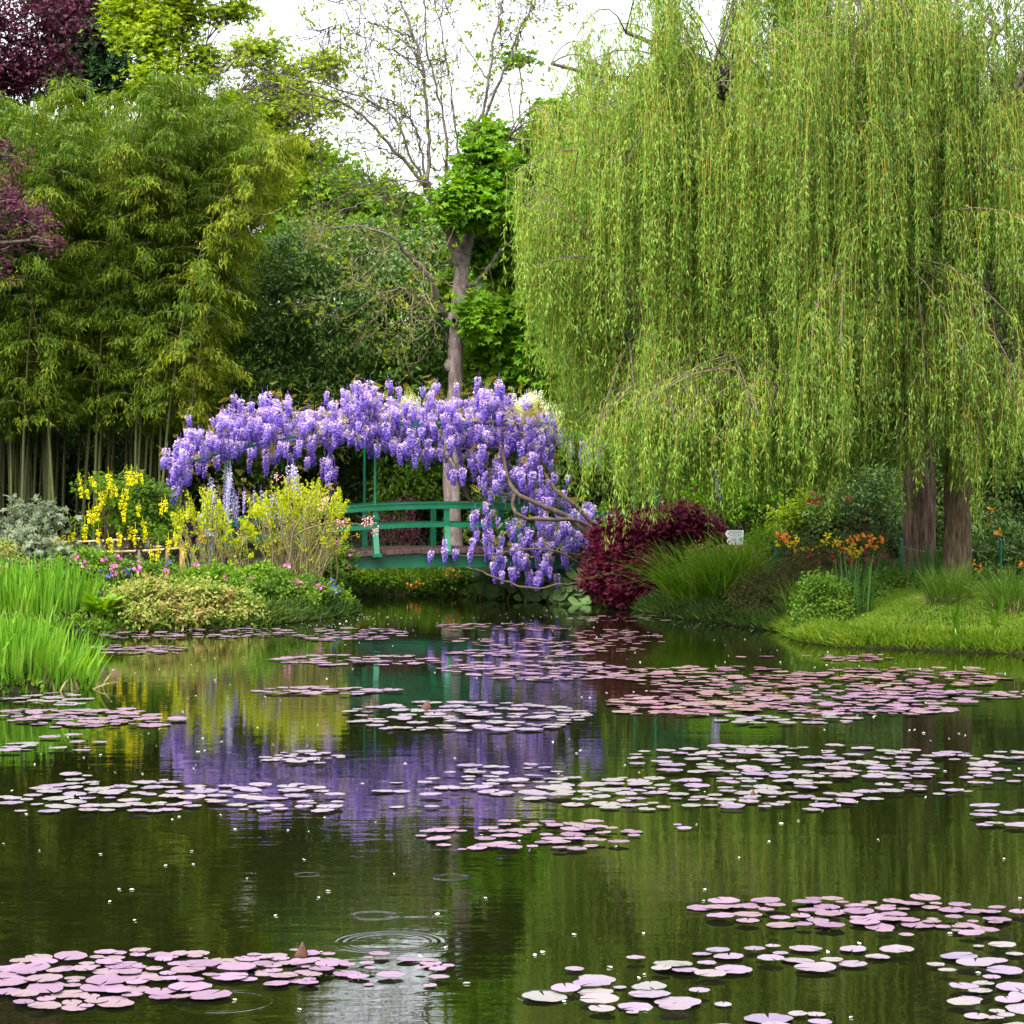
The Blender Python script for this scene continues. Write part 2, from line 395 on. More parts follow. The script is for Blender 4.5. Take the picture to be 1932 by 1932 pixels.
def pad_mat(name, cs, rough):
    m, n, out = mat_base(name); L = n.links
    oi = n.nodes.new('ShaderNodeObjectInfo'); g = n.nodes.new('ShaderNodeNewGeometry')
    ad = N(n, 'ShaderNodeMath', _operation='ADD'); L.new(oi.outputs['Random'], ad.inputs[0]); L.new(g.outputs['Random Per Island'], ad.inputs[1])
    fr = N(n, 'ShaderNodeMath', _operation='FRACT'); L.new(ad.outputs[0], fr.inputs[0])
    r = ramp(n, [(i / (len(cs) - 1), c) for i, c in enumerate(cs)]); L.new(fr.outputs[0], r.inputs[0])
    tc = n.nodes.new('ShaderNodeTexCoord')
    nz = N(n, 'ShaderNodeTexNoise', Scale=16.0, Detail=4.0); L.new(tc.outputs['Object'], nz.inputs['Vector'])
    mx = N(n, 'ShaderNodeMixRGB', _blend_type='MULTIPLY'); mx.inputs[0].default_value = 0.5
    r2 = ramp(n, [(0.35, (0.55, 0.5, 0.5)), (0.6, (1, 1, 1))]); L.new(nz.outputs['Fac'], r2.inputs[0])
    L.new(r.outputs[0], mx.inputs[1]); L.new(r2.outputs[0], mx.inputs[2])
    p = N(n, 'ShaderNodeBsdfPrincipled', Roughness=rough); p.inputs['Specular IOR Level'].default_value = 0.5
    b = N(n, 'ShaderNodeBump', Strength=0.3, Distance=0.01); L.new(nz.outputs['Fac'], b.inputs['Height']); L.new(b.outputs[0], p.inputs['Normal'])
    L.new(mx.outputs[0], p.inputs['Base Color']); L.new(p.outputs[0], out.inputs[0])
    return m
M['mauve_pad'] = pad_mat('mauve_pad', [(0.133, 0.068, 0.114), (0.175, 0.098, 0.155), (0.191, 0.112, 0.171), (0.159, 0.103, 0.108), (0.148, 0.078, 0.137)], 0.40)
M['pale_pad'] = pad_mat('pale_pad', [(0.180, 0.132, 0.177), (0.201, 0.161, 0.171), (0.165, 0.161, 0.143), (0.201, 0.142, 0.206), (0.154, 0.112, 0.171)], 0.33)
M['rosy_pad'] = pad_mat('rosy_pad', [(0.138, 0.059, 0.074), (0.170, 0.088, 0.114), (0.165, 0.122, 0.080), (0.154, 0.068, 0.114), (0.117, 0.049, 0.074)], 0.45)

def water_mat():
    m, n, out = mat_base('pond_water'); L = n.links
    tc = n.nodes.new('ShaderNodeTexCoord')
    def noise(scale, detail, amp, dis=0.0):
        mp = n.nodes.new('ShaderNodeMapping'); mp.inputs['Scale'].default_value = scale; L.new(tc.outputs['Object'], mp.inputs['Vector'])
        z = N(n, 'ShaderNodeTexNoise', Scale=1.0, Detail=detail, Roughness=0.55, Distortion=dis); L.new(mp.outputs[0], z.inputs['Vector'])
        a = N(n, 'ShaderNodeMath', _operation='MULTIPLY'); a.inputs[1].default_value = amp; L.new(z.outputs['Fac'], a.inputs[0])
        return a
    tot = noise((0.9, 2.4, 1), 2.0, 0.0024)
    for args in (((3.0, 9.0, 1), 2.0, 0.0007, 0.3), ((9, 24, 1), 1.0, 0.00016, 0.2)):
        a = noise(*args); s = N(n, 'ShaderNodeMath', _operation='ADD'); L.new(tot.outputs[0], s.inputs[0]); L.new(a.outputs[0], s.inputs[1]); tot = s
    sep = n.nodes.new('ShaderNodeVectorMath'); 
    for (u, v, R, amp) in RINGS:                      # rings where something touched the water
        y = CAMH * F / (v - UH); x = (u - UC) * y / F
        d = N(n, 'ShaderNodeVectorMath', _operation='DISTANCE'); d.inputs[1].default_value = (x, y, 0); L.new(tc.outputs['Object'], d.inputs[0])
        wv = N(n, 'ShaderNodeMath', _operation='MULTIPLY'); wv.inputs[1].default_value = 2 * math.pi / (R * 0.16); L.new(d.outputs['Value'], wv.inputs[0])
        sn = N(n, 'ShaderNodeMath', _operation='SINE'); L.new(wv.outputs[0], sn.inputs[0])
        mr = n.nodes.new('ShaderNodeMapRange'); mr.interpolation_type = 'SMOOTHSTEP'
        mr.inputs['From Min'].default_value = R * 0.25; mr.inputs['From Max'].default_value = 0.0
        df = N(n, 'ShaderNodeMath', _operation='SUBTRACT'); df.inputs[1].default_value = R * 0.85; L.new(d.outputs['Value'], df.inputs[0])
        ab = N(n, 'ShaderNodeMath', _operation='ABSOLUTE'); L.new(df.outputs[0], ab.inputs[0]); L.new(ab.outputs[0], mr.inputs['Value'])
        pr = N(n, 'ShaderNodeMath', _operation='MULTIPLY'); L.new(sn.outputs[0], pr.inputs[0]); L.new(mr.outputs[0], pr.inputs[1])
        am = N(n, 'ShaderNodeMath', _operation='MULTIPLY_ADD'); am.inputs[1].default_value = amp * 0.35; L.new(pr.outputs[0], am.inputs[0]); L.new(tot.outputs[0], am.inputs[2])
        tot = am
    b = N(n, 'ShaderNodeBump', Strength=1.0, Distance=1.0); L.new(tot.outputs[0], b.inputs['Height'])
    p = N(n, 'ShaderNodeBsdfPrincipled', Roughness=0.02, IOR=1.40); p.inputs['Base Color'].default_value = (0.004, 0.005, 0.001, 1)
    L.new(b.outputs[0], p.inputs['Normal']); L.new(p.outputs[0], out.inputs[0])
    return m
RINGS = [(705, 1727, 0.16, 0.0012), (735, 1777, 0.34, 0.0018), (580, 1650, 0.10, 0.001), (850, 1655, 0.14, 0.001), (1030, 1880, 0.18, 0.001),
         (420, 1890, 0.3, 0.001), (660, 1560, 0.25, 0.0008), (300, 1862, 0.2, 0.0008)]
M['water'] = water_mat()

# ------------------------------------------------------------------ the ground and the pond
POND = np.array([(-30, 5), (-30, 27), (-12, 29.5), (-7.9, 30.2), (-6.2, 30.7), (-5.9, 32), (-6.2, 34), (-7.6, 36.5), (-8.0, 41.5), (-7.0, 42.8), (-5.4, 43.8), (-4.4, 45.2),
                 (-3.6, 47.6), (-3.35, 49.2), (-3.6, 50.6), (-4.4, 52), (-4.9, 54), (-4.4, 55.8), (-1.2, 56.0), (-0.3, 54.6), (0.6, 53.5), (1.7, 52.9), (2.6, 50.5), (3.1, 47.6), (4.1, 45.2),
                 (5.0, 42.8), (5.0, 40.2), (5.5, 39.0), (6.6, 38.4), (8.2, 37.4), (12, 36.2), (20, 34), (27, 22), (27, 5)], float)

def shore(x, y):
    """signed distance to the shoreline, positive on land"""
    x = np.asarray(x, float); y = np.asarray(y, float)
    dmin = np.full(x.shape, 1e9); inside = np.zeros(x.shape, bool)
    n = len(POND)
    for i in range(n):
        a = POND[i]; b = POND[(i + 1) % n]; e = b - a
        t = np.clip(((x - a[0]) * e[0] + (y - a[1]) * e[1]) / (e @ e), 0, 1)
        dmin = np.minimum(dmin, np.hypot(x - a[0] - t * e[0], y - a[1] - t * e[1]))
        c = ((a[1] > y) != (b[1] > y)) & (x < (b[0] - a[0]) * (y - a[1]) / (b[1] - a[1] + 1e-12) + a[0])
        inside ^= c
    return np.where(inside, -dmin, dmin)

def height(x, y):
    s = shore(x, y)
    x = np.asarray(x, float); y = np.asarray(y, float)
    k = np.clip(s / 3.0, 0, 1); k = k * k * (3 - 2 * k)
    land = 0.10 + 0.12 * np.clip(s / 0.35, 0, 1) + 0.45 * k + 0.05 * np.sin(x * 1.3 + y * 0.7) * np.clip(s, 0, 1)
    bed = 0.10 + 0.9 * np.clip(s / 0.9, -1, 0)
    return np.where(s > 0, land, bed)

def gz(x, y):
    return float(height(np.array([x]), np.array([y]))[0])

def base(u, d, dy=0.0):
    x = (u - UC) * d / F
    return np.array([x, d + dy, gz(x, d + dy)])

def ground():
    def axis(lo, hi, step):
        c = np.arange(lo, hi + step, step); out = [c]
        g = step
        a = c[0]; b = c[-1]; L, R = [], []
        while a > -2500 or b < 2500:
            g *= 1.45; a -= g; b += g; L.append(a); R.append(b)
        return np.concatenate([L[::-1], c, R])
    xs = axis(-16, 17, 0.22); ys = axis(24, 64, 0.22)
    X, Y = np.meshgrid(xs, ys)
    Z = height(X, Y) 
    V = np.stack([X, Y, Z], -1).reshape(-1, 3)
    idx = np.arange(len(V)).reshape(X.shape)
    Q = np.stack([idx[:-1, :-1], idx[:-1, 1:], idx[1:, 1:], idx[1:, :-1]], -1).reshape(-1, 4)
    tag(MB().add(V, Q, True).build('ground', M['soil']), 'dark earth of the pond banks under the plants', 'ground', kind='structure')
    b = MB(); b.add([(-40, 3, 0), (40, 3, 0), (40, 62, 0), (-40, 62, 0)], [(0, 1, 2, 3)])
    tag(b.build('pond_water', M['water']), 'dark olive pond water with soft reflections', 'water', kind='structure')
ground()
# ------------------------------------------------------------------ the arched bridge
TH = math.radians(10)
BX, BY = -1.53, 52.0
def arch(s, z0, k=0.017): return z0 - k * (np.asarray(s, float) - 0.085) ** 2
def bridge_pt(s, t, z):
    return np.array([BX + s * math.cos(TH) - t * math.sin(TH), BY + s * math.sin(TH) + t * math.cos(TH), z])

def rect(w, h):
    return [(-w / 2, -h / 2), (w / 2, -h / 2), (w / 2, h / 2), (-w / 2, h / 2)]

def bridge():
    root = empty('footbridge', (BX, BY, 0), 'arched green wooden footbridge with pergola poles over the far end of the pond', 'bridge')
    root.rotation_euler.z = TH
    S = np.linspace(-5.6, 5.8, 41)
    Wd = 2.15
    def loc(mb, name, mat, parent=root): return link(name, mb.mesh(name, mat), parent)
    mb = MB()                                             # planks, laid across, with small gaps
    for s in np.arange(-5.6, 5.8, 0.2):
        zt = float(arch(s, 1.245)); dz = -2 * 0.017 * (s - 0.085)
        rot = Matrix.Rotation(-math.atan(dz), 3, 'Y')
        mb.box((s, Wd / 2, zt - 0.05 + random.uniform(-.006, .006)), (0.188, Wd + 0.30 + random.uniform(-.02, .02), 0.1), rot)
    loc(mb, 'deck', M['plank'])
    for t in (0.03, Wd - 0.03):
        mb = MB()
        zt, zb = arch(S, 1.245) - 0.108, arch(S, 0.83, 0.009)
        V = np.array([[(s, t - .05, a), (s, t + .05, a), (s, t + .05, b), (s, t - .05, b)] for s, a, b in zip(S, zt, zb)]).reshape(-1, 3)
        idx = np.arange(len(S) * 4).reshape(-1, 4)
        mb.add(V, np.stack([idx[:-1], np.roll(idx[:-1], -1, 1), np.roll(idx[1:], -1, 1), idx[1:]], -1).reshape(-1, 4))
        mb.add(V[:4], [(0, 1, 2, 3)]).add(V[-4:], [(0, 1, 2, 3)])
        loc(mb, 'side_beam', M['green_paint'])
        for nm, z0, w, h in (('handrail', 2.18, 0.15, 0.12), ('lower_rail', 1.765, 0.075, 0.10)):
            mb = MB(); mb.sweep(np.stack([S, np.full_like(S, t), arch(S, z0)], 1), (0, 1, 0), (0, 0, 1), rect(w, h))
            if nm == 'handrail':
                mb.sweep(np.stack([S, np.full_like(S, t), arch(S, z0 + 0.075)], 1), (0, 1, 0), (0, 0, 1), rect(0.19, 0.028))
            loc(mb, nm, M['green_paint'])
        out = -1 if t < 1 else 1
        for k in range(-3, 4):
            s = 0.085 + 1.585 * k
            zd = float(arch(s, 1.245)); zr = float(arch(s, 2.118))
            p = MB(); p.box((s, t, (zd + zr) / 2 + .001), (0.125, 0.10, zr - zd - .002))
            post = loc(p, 'post', M['green_paint'])
            br = MB()                                      # raking brace on an out-rigged bracket
            path = np.array([(s, t + out * 0.05, zd + 0.50), (s, t + out * 0.30, zd - 0.035)])
            br.sweep(path, (1, 0, 0), (0, 0.7, 0.7), rect(0.118, 0.085))
            br.box((s + 0.0, t + out * 0.2, zd - 0.095), (0.2, 0.42, 0.075))
            loc(br, 'brace', M['green_paint'], post)
            if k in (-3, -1, 1, 3):
                q = MB(); top = float(arch(s, 4.08, 0.027))
                q.tube([(s, t, zr + .13), (s, t, top)], 0.034, 8)
                q.box((s, t, zr - 0.17), (0.185, 0.16, 0.03)).box((s, t, zr - 0.2), (0.155, 0.13, 0.03))
                loc(q, 'pergola_pole', M['green_paint'])
    fr = MB()
    for t in (0.25, Wd / 2, Wd + 0.05):
        SS = np.linspace(-5.9, 6.2, 30)
        fr.sweep(np.stack([SS, np.full_like(SS, t), arch(SS, 4.0, 0.027)], 1), (0, 1, 0), (0, 0, 1), rect(0.035, 0.042))
    for s in np.arange(-5.8, 6.2, 0.8):
        z = float(arch(s, 4.04, 0.027)); fr.box((s, Wd / 2, z), (0.045, Wd + 0.9, 0.04))
    loc(fr, 'pergola_frame', M['green_paint'])
bridge()

# ------------------------------------------------------------------ people
def skinned(name, pts, edges, mat, parent, levels=1):
    me = bpy.data.meshes.new(name)
    me.from_pydata([p[:3] for p in pts], edges, [])
    o = bpy.data.objects.new(name + '_cage', me); col.objects.link(o)
    sk = o.modifiers.new('skin', 'SKIN'); sk.use_smooth_shade = True
    for i, p in enumerate(pts):
        r = p[3]; me.skin_vertices[0].data[i].radius = (r, r) if np.isscalar(r) else r
    me.skin_vertices[0].data[0].use_root = True
    sb = o.modifiers.new('sub', 'SUBSURF'); sb.levels = levels; sb.render_levels = levels
    dg = bpy.context.evaluated_depsgraph_get()
    res = bpy.data.meshes.new_from_object(o.evaluated_get(dg))
    res.name = name
    bpy.data.objects.remove(o)
    res.materials.clear(); res.materials.append(mat)
    return link(name, res, parent)

def cloth(name, c, var=0.6):
    return rough_mat(name, tuple(x * var for x in c), c, (14, 14, 9), 0.85, 0.5, dist=0.02)
M['skin'] = rough_mat('skin', (0.50, 0.30, 0.22), (0.58, 0.36, 0.27), (10, 10, 10), 0.5, 0)

def person(label, loc, yaw, H, coat, trousers, hair, shoe, long_hair=False, stride=0.12, arm=0, coat_len=0.62, hat=None, bag=None, skin='skin'):
    root = empty('person', loc, label, 'person'); root.rotation_euler.z = yaw
    k = H / 1.65; root.scale = (k, k, k)
    P = [(0, 0, .93, .115), (0, 0, 1.08, .10), (0, .01, 1.25, .12), (0, .01, 1.37, .075), (0, 0, 1.44, .05), (0, -.02, 1.50, .066), (0, -.015, 1.565, .083), (0, 0, 1.63, .05),
         (0, -.105, 1.545, .018)]
    E = [(0, 1), (1, 2), (2, 3), (3, 4), (4, 5), (5, 6), (6, 7), (6, 8)]
    limbs = {}
    for sg in (-1, 1):
        st = stride * sg
        i = len(P)
        if arm == 1:  a = [(sg * .17, .01, 1.355, .05), (sg * .21, .02, 1.12, .04), (sg * .10, -.20, 1.10, .028), (sg * .05, -.27, 1.11, .026)]
        else: a = [(sg * .17, .01, 1.355, .05), (sg * .22, .03, 1.10, .04), (sg * .21, -.07, .88, .028), (sg * .205, -.10, .81, .026)]
        P += a; E += [(3, i), (i, i + 1), (i + 1, i + 2), (i + 2, i + 3)]
        h = np.array(a[3][:3]); d = norm(h - np.array(a[2][:3])); sd_ = np.array([0, -1.0, 0.3]) if arm == 0 else np.array([0, 0.2, 1.0])
        for q, (off, ln) in enumerate(((-.024, .065), (-.008, .078), (.008, .074), (.022, .058))):
            b = h + sd_ * off + d * .03; j = len(P)
            P += [(*b, .010), (*(b + d * ln * .55), .009), (*(b + d * ln + np.array([0, 0, -.006])), .007)]
            E += [(i + 3, j), (j, j + 1), (j + 1, j + 2)]
        j = len(P); tb = h - sd_ * .03; P += [(*tb, .010), (*(tb - sd_ * .02 + d * .03), .008)]; E += [(i + 3, j), (j, j + 1)]
        l = len(P)
        P += [(sg * .09, 0, .86, .085), (sg * .095, -st * .5 - .02, .49, .055), (sg * .095, -st + .03, .09, .036), (sg * .10, -st - .12, .03, .028)]
        E += [(0, l), (l, l + 1), (l + 1, l + 2), (l + 2, l + 3)]
        limbs[sg] = (a, P[l:l + 4])
    body = skinned('body', P, E, M[skin], root)
    co = cloth('coat_cloth', coat); tr = cloth('trouser_cloth', trousers); hm = rough_mat('hair', tuple(c * .5 for c in hair), hair, (30, 30, 6), 0.6, 0.5); sm = cloth('shoe_leather', shoe)
    cz = 0.93 - (coat_len - 0.5)
    CP = [(0, 0, 1.05, .135), (0, .01, 1.25, .15), (0, .01, 1.38, .085), (0, .005, 1.42, .065), (0, 0, .92, .16), (0, 0, cz, .175)]
    CE = [(0, 1), (1, 2), (2, 3), (0, 4), (4, 5)]
    for sg in (-1, 1):
        a = limbs[sg][0]; i = len(CP)
        CP += [(*a[0][:3], .068), (*a[1][:3], .055), (*a[2][:3], .043)]; CE += [(2, i), (i, i + 1), (i + 1, i + 2)]
    skinned('coat', CP, CE, co, root)
    TP = [(0, 0, .93, .125)]; TE = []
    for sg in (-1, 1):
        l = limbs[sg][1]; i = len(TP)
        TP += [(*l[0][:3], .095), (*l[1][:3], .07), (*l[2][:2], .10, .055)]; TE += [(0, i), (i, i + 1), (i + 1, i + 2)]
    skinned('trousers', TP, TE, tr, root)
    for sg in (-1, 1):
        l = limbs[sg][1]; a = l[2]; t = l[3]
        skinned('shoe', [(a[0], a[1] + .04, .05, .045), (a[0], a[1] - .06, .042, .044), (t[0], t[1] - .03, .03, .034)], [(0, 1), (1, 2)], sm, root)
    HP = [(0, .025, 1.60, .095), (0, .055, 1.55, .08), (0, -.02, 1.635, .07)]; HE = [(0, 1), (0, 2)]
    if long_hair:
        HP += [(0, .085, 1.46, .085), (.0, .11, 1.34, .09), (0, .12, 1.24, .07), (0, .12, 1.16, .035)]; HE += [(1, 3), (3, 4), (4, 5), (5, 6)]
    skinned('hair', HP, HE, hm, root)
    for sg in (-1, 1):
        e = MB(); e.ball((sg * .032, -.088, 1.572), .0115, 8, 6); link('eye', e.mesh('eye', M['black_tie']), root)
        e = MB(); e.ball((sg * .086, .0, 1.55), .022, 8, 6, squash=(.35, .8, 1.2)); link('ear', e.mesh('ear', M[skin]), root)
    mo = MB(); mo.ball((0, -.083, 1.50), .02, 8, 6, squash=(1, .35, .3)); link('mouth', mo.mesh('mouth', rough_mat('lip', (.35, .1, .09), (.4, .12, .1), (9, 9, 9), .5, 0)), root)
    if hat:
        h = MB(); h.ball((0, .015, 1.60), .115, 14, 9, squash=(1, 1.05, .95)); link('headscarf', h.mesh('headscarf', cloth('scarf_cloth', hat)), root)
        h = MB(); h.ball((0, .03, 1.40), .13, 14, 9, squash=(1.1, .9, .6)); link('scarf', h.mesh('scarf', cloth('scarf_wrap', hat)), root)
    if bag:
        b = empty('shoulder_bag', root.location, bag[0], 'bag')
        q = MB(); q.box((0, 0, 0), (.26, .13, .28)); q.box((0, -.068, .05), (.2, .012, .12)); q.tube([(-.11, 0, .14), (-.07, 0, .38), (.07, 0, .38), (.11, 0, .14)], .013, 6)
        o = link('bag_body', q.mesh('bag_body', cloth('bag_cloth', bag[1])), b); b.location = bag[2]
        bv = o.modifiers.new('soft', 'BEVEL'); bv.width = .02; bv.segments = 2
    return root

x, y, z = bridge_pt(-2.35, 0.95, 0)
person('woman with long dark hair in a dark navy coat walking across the green bridge', (x, y, float(arch(-2.35, 1.25))), math.radians(-84), 1.62,
       (.012, .014, .035), (.006, .006, .008), (.018, .008, .006), (.015, .01, .01), long_hair=True, stride=.13, arm=1, coat_len=.72)
def stand(u, d): 
    b = base(u, d); return (b[0], b[1], b[2])
person('grey haired person in a brown-grey jacket seen from behind the yellow shrub', stand(434, 51.3), math.radians(165), 1.62, (.10, .08, .075), (.02, .03, .05), (.42, .40, .40), (.02, .02, .02), stride=.05)
b0 = stand(390, 50.8)
person('person with a pale blue headscarf and denim jacket behind the yellow shrub', b0, math.radians(20), 1.55, (.24, .32, .48), (.15, .23, .40), (.03, .02, .02), (.02, .02, .03), stride=.04,
       hat=(.40, .52, .66), bag=('orange and red patterned shoulder bag held by the denim-clad person', (.62, .13, .04), (b0[0] - .17, b0[1] - .22, b0[2] + .88)))
person('person in black jacket and dark trousers by the end post of the bamboo rail', stand(354, 50.4), math.radians(190), 1.5, (.008, .009, .014), (.02, .022, .035), (.01, .008, .008), (.01, .01, .01), stride=.03)

# ------------------------------------------------------------------ rail fences, sign, posts, stones
def rail_fence(label, pts, hgt, mat, rails=(1.0,), posts=None, tie=True, lit=None):
    b = pts[0]; root = empty('rail_fence', (b[0], b[1], gz(b[0], b[1])), label, 'fence')
    for rr in rails:
        q = MB(); P = np.array([(x, y, gz(x, y) + hgt * rr + random.uniform(-.008, .008)) for x, y in pts])
        P = poly(P, 30); q.tube(P, 0.026, 8); q.build('rail', M['pale_bamboo'], root)
    for i, (x, y) in enumerate(posts or pts):
        g = gz(x, y); q = MB(); r = .045 if i != lit else .06
        q.tube([(x, y, g - .15), (x, y, g + hgt - .03), (x, y, g + hgt + (.03 if i != lit else .05))], [r, r, r * .9], 9)
        po = q.build('post', M['lit_post_wood'] if i == lit else M['post_wood'], root)  # the end post looks lit through its paler colour alone
        if i == lit: po['label'] = 'thicker end post with the light on it painted into its colour'
        if tie and i != lit:
            q = MB(); q.tube([(x - .07, y, g + hgt * rails[0]), (x + .07, y, g + hgt * rails[0])], .034, 8); q.build('tie', M['black_tie'], root)
def xy(u, d): return ((u - UC) * d / F, d)
rail_fence('low bamboo rail fence with black ties along the near side of the left garden path', [xy(100, 49.3), xy(180, 49.2), xy(263, 49.1), xy(316, 49.2), xy(345, 49.3)], .64, None,
           rails=(1.0,), posts=[xy(180, 49.2), xy(263, 49.1), xy(316, 49.1), xy(344, 49.25)], lit=3)
rail_fence('low bamboo rail fence across the path under the yellow-flowered tree', [xy(110, 53), xy(190, 53), xy(280, 53), xy(350, 53)], .72, None, rails=(1.0, .75, .2), tie=False)

def sign():
    b = base(1385, 50.2); root = empty('direction_sign', b, 'white arrow-shaped direction boards on a post reading maison, house, sortie and exit', 'sign')
    s = 50.2 / F
    wm = rough_mat('white_board', (.72, .76, .80), (.80, .83, .86), (6, 6, 6), .5, 0); ink = rough_mat('sign_ink', (.01, .03, .05), (.015, .04, .06), (9, 9, 9), .6, 0)
    q = MB(); q.box((b[0], b[1] + .045, b[2] + .5), (.06, .05, 1.2)); q.build('post', M['green_paint'], root)
    for (u0, u1, v0, v1, words) in ((1368, 1403, 1000.5, 1014.2, ('MAISON', 'HOUSE')), (1370.5, 1402.4, 1014.8, 1028, ('SORTIE', 'EXIT'))):
        p0 = W(u0, v0, 50.2); p1 = W(u1, v1, 50.2); xa, za, xb, zb = p0[0], p1[2], p1[0], p0[2]; zm = (za + zb) / 2; xs = xa + .05
        o2 = np.array([(xa, zm), (xs, za), (xb, za), (xb, zb), (xs, zb)])
        V = np.array([(x, 50.2 - .012, z) for x, z in o2] + [(x, 50.2 + .012, z) for x, z in o2])
        q = MB(); q.add(V, [(0, 1, 2, 3), (0, 3, 4, 0), (5, 8, 7, 6), (5, 5, 9, 8)] + [(i, 5 + i, 5 + (i + 1) % 5, (i + 1) % 5) for i in range(5)])
        bm_o = None
        Q = [(1, 2, 3, 4), (6, 9, 8, 7)] + [(i, 5 + i, 5 + (i + 1) % 5, (i + 1) % 5) for i in range(5)]
        me = bpy.data.meshes.new('board'); me.from_pydata([tuple(v - b) for v in V], [], Q + [(0, 1, 4), (5, 9, 6)]); me.materials.append(wm)
        bo = link('board', me, root)
        for i, w in enumerate(words):
            cu = bpy.data.curves.new('lettering', 'FONT'); cu.body = w; cu.size = .068; cu.align_x = 'CENTER'; cu.align_y = 'CENTER'; cu.space_character = 1.15; cu.extrude = .001
            to = bpy.data.objects.new('t', cu); col.objects.link(to)
            me2 = bpy.data.meshes.new_from_object(to.evaluated_get(bpy.context.evaluated_depsgraph_get())); bpy.data.objects.remove(to); me2.name = 'lettering'
            me2.materials.clear(); me2.materials.append(ink)
            lo = link('lettering', me2, bo); lo.rotation_euler.x = math.pi / 2
            lo.location = ((xa + xb) / 2 + .025 - b[0], -.0145, zm + (.034 - .066 * i) - b[2])
        q = MB(); q.box((xs + .028, 50.2 - .0135, zm), (.05, .002, .009)); q.box((xs + .012, 50.2 - .0135, zm + .008), (.024, .002, .007), Matrix.Rotation(math.radians(-35), 3, 'Y')); q.box((xs + .012, 50.2 - .0135, zm - .008), (.024, .002, .007), Matrix.Rotation(math.radians(35), 3, 'Y'))
        ar = q.mesh('arrow', ink, b); link('arrow', ar, bo)
sign()

def trellis_post(u, d, v0, v1, label):
    b = base(u, d); root = empty('trellis_post', b, label, 'post')
    top = W(u, v0, d)[2]
    q = MB(); q.box((b[0], b[1], (b[2] + top) / 2 - .05), (.10, .10, top - b[2] + .1)); q.build('post', M['green_paint'], root)
    q = MB(); q.box((b[0], b[1], top + .02), (.15, .15, .04)); q.box((b[0], b[1], b[2] + .12), (.16, .16, .06)); q.build('cap', M['green_paint'], root)
trellis_post(1464, 54, 905, 1015, 'slim bright green wooden post glimpsed under the willow curtain beside the sign')

def chain_fence():
    pts = [xy(1700, 48.6), xy(1808, 48.3), xy(1888, 48), xy(1975, 47.7)]
    root = empty('chain_fence', (*pts[2], gz(*pts[2])), 'dark green posts with a slack chain on the lawn behind the right willow trunk', 'fence')
    tops = []
    for x, y in pts:
        g = gz(x, y); q = MB(); q.tube([(x, y, g - .1), (x, y, g + .82)], .028, 8); q.ball((x, y, g + .83), .034); q.build('post', M['green_paint'], root); tops.append((x, y, g + .72))
    for a, c in zip(tops[:-1], tops[1:]):
        q = MB(); P = curve(a, c, 26, -.14); 
        q.tube(P, [.006 if i % 2 else .011 for i in range(26)], 6); q.build('chain', M['chain'], root)
chain_fence()

def stone(label, u, v, r, sq):
    d = CAMH * F / (v - UH); x = (u - UC) * d / F
    q = MB(); q.ball((x, d, .02), r, 16, 10, squash=sq)
    q.V[0] += np.array([x, d, .02]) * 0 + rng.normal(size=q.V[0].shape) * r * .06
    o = q.build('bank_stone', M['stone']); tag(o, label, 'stone', 'stones at the left water edge')
for u, v, r, sq, lab in ((196, 1186, .24, (1.2, .9, .8), 'mossy rounded stone at the water edge below the broad-leaved hosta'), (160, 1190, .16, (1.4, .9, .7), 'flat grey stone between the iris patch and the hosta stone'),
                         (588, 1168, .14, (1.5, .9, .7), 'pale flat stone at the waterline under the blue flowers'), (540, 1172, .13, (1.3, .8, .8), 'small grey stone at the waterline left of the blue flowers')):
    stone(lab, u, v, r, sq)
# ------------------------------------------------------------------ foliage
def cloud(lobes, ncl, per, spread, shell=0.25, flat=0.7, back=0.45, bottom=-1.0):
    """leaf positions in clumps spread through the outer part of the lobes"""
    Lb = np.array(lobes, float)
    area = (Lb[:, 3] * Lb[:, 5] + Lb[:, 3] * Lb[:, 4] + Lb[:, 4] * Lb[:, 5]); pr = area / area.sum()
    C, O = [], []
    tries = 0
    while len(C) < ncl and tries < ncl * 12:
        tries += 1
        i = rng.choice(len(Lb), p=pr); c = Lb[i]
        d = norm(rng.normal(size=3))
        if d[2] < bottom: continue
        if d[1] > 0.2 and rng.random() > back: continue
        r = 1 - abs(rng.normal()) * shell
        if r < 0.15: continue
        p = c[:3] + d * c[3:] * r
        ins = (((p - Lb[:, :3]) / Lb[:, 3:]) ** 2).sum(1); ins[i] = 9
        if (ins < 0.45).any() and rng.random() < 0.8: continue
        C.append(p); O.append(norm(d / c[3:]))
    C = np.array(C); O = np.array(O)
    k = rng.poisson(per, len(C)).clip(2)
    sc = rng.uniform(0.6, 1.35, len(C))
    pos = np.repeat(C, k, 0) + rng.normal(size=(k.sum(), 3)) * np.repeat(sc, k)[:, None] * np.array([1, 1, flat]) * spread
    return pos, np.repeat(O, k, 0), C

def leaf_axes(out, a=0.6, rnd=0.8, droop=0.25, up=0.7):
    n = len(out)
    ax = norm(out * a + rand_unit(n) * rnd + np.array([0, 0, -droop]))
    upv = norm(rand_unit(n) * (1 - up) + np.array([0, -0.25, 1.0]) * up)
    return ax, upv

def limbs_to(mb, start, r0, targets, n=8, lift=0.15, r1=0.012, jit=0.0):
    for t in targets:
        L = np.linalg.norm(np.array(t) - np.array(start))
        P = curve(start, t, n, lift * L * rng.uniform(.3, 1), rng.uniform(-.12, .12), jit * L)
        mb.tube(P, np.linspace(r0, r1, n), 6)

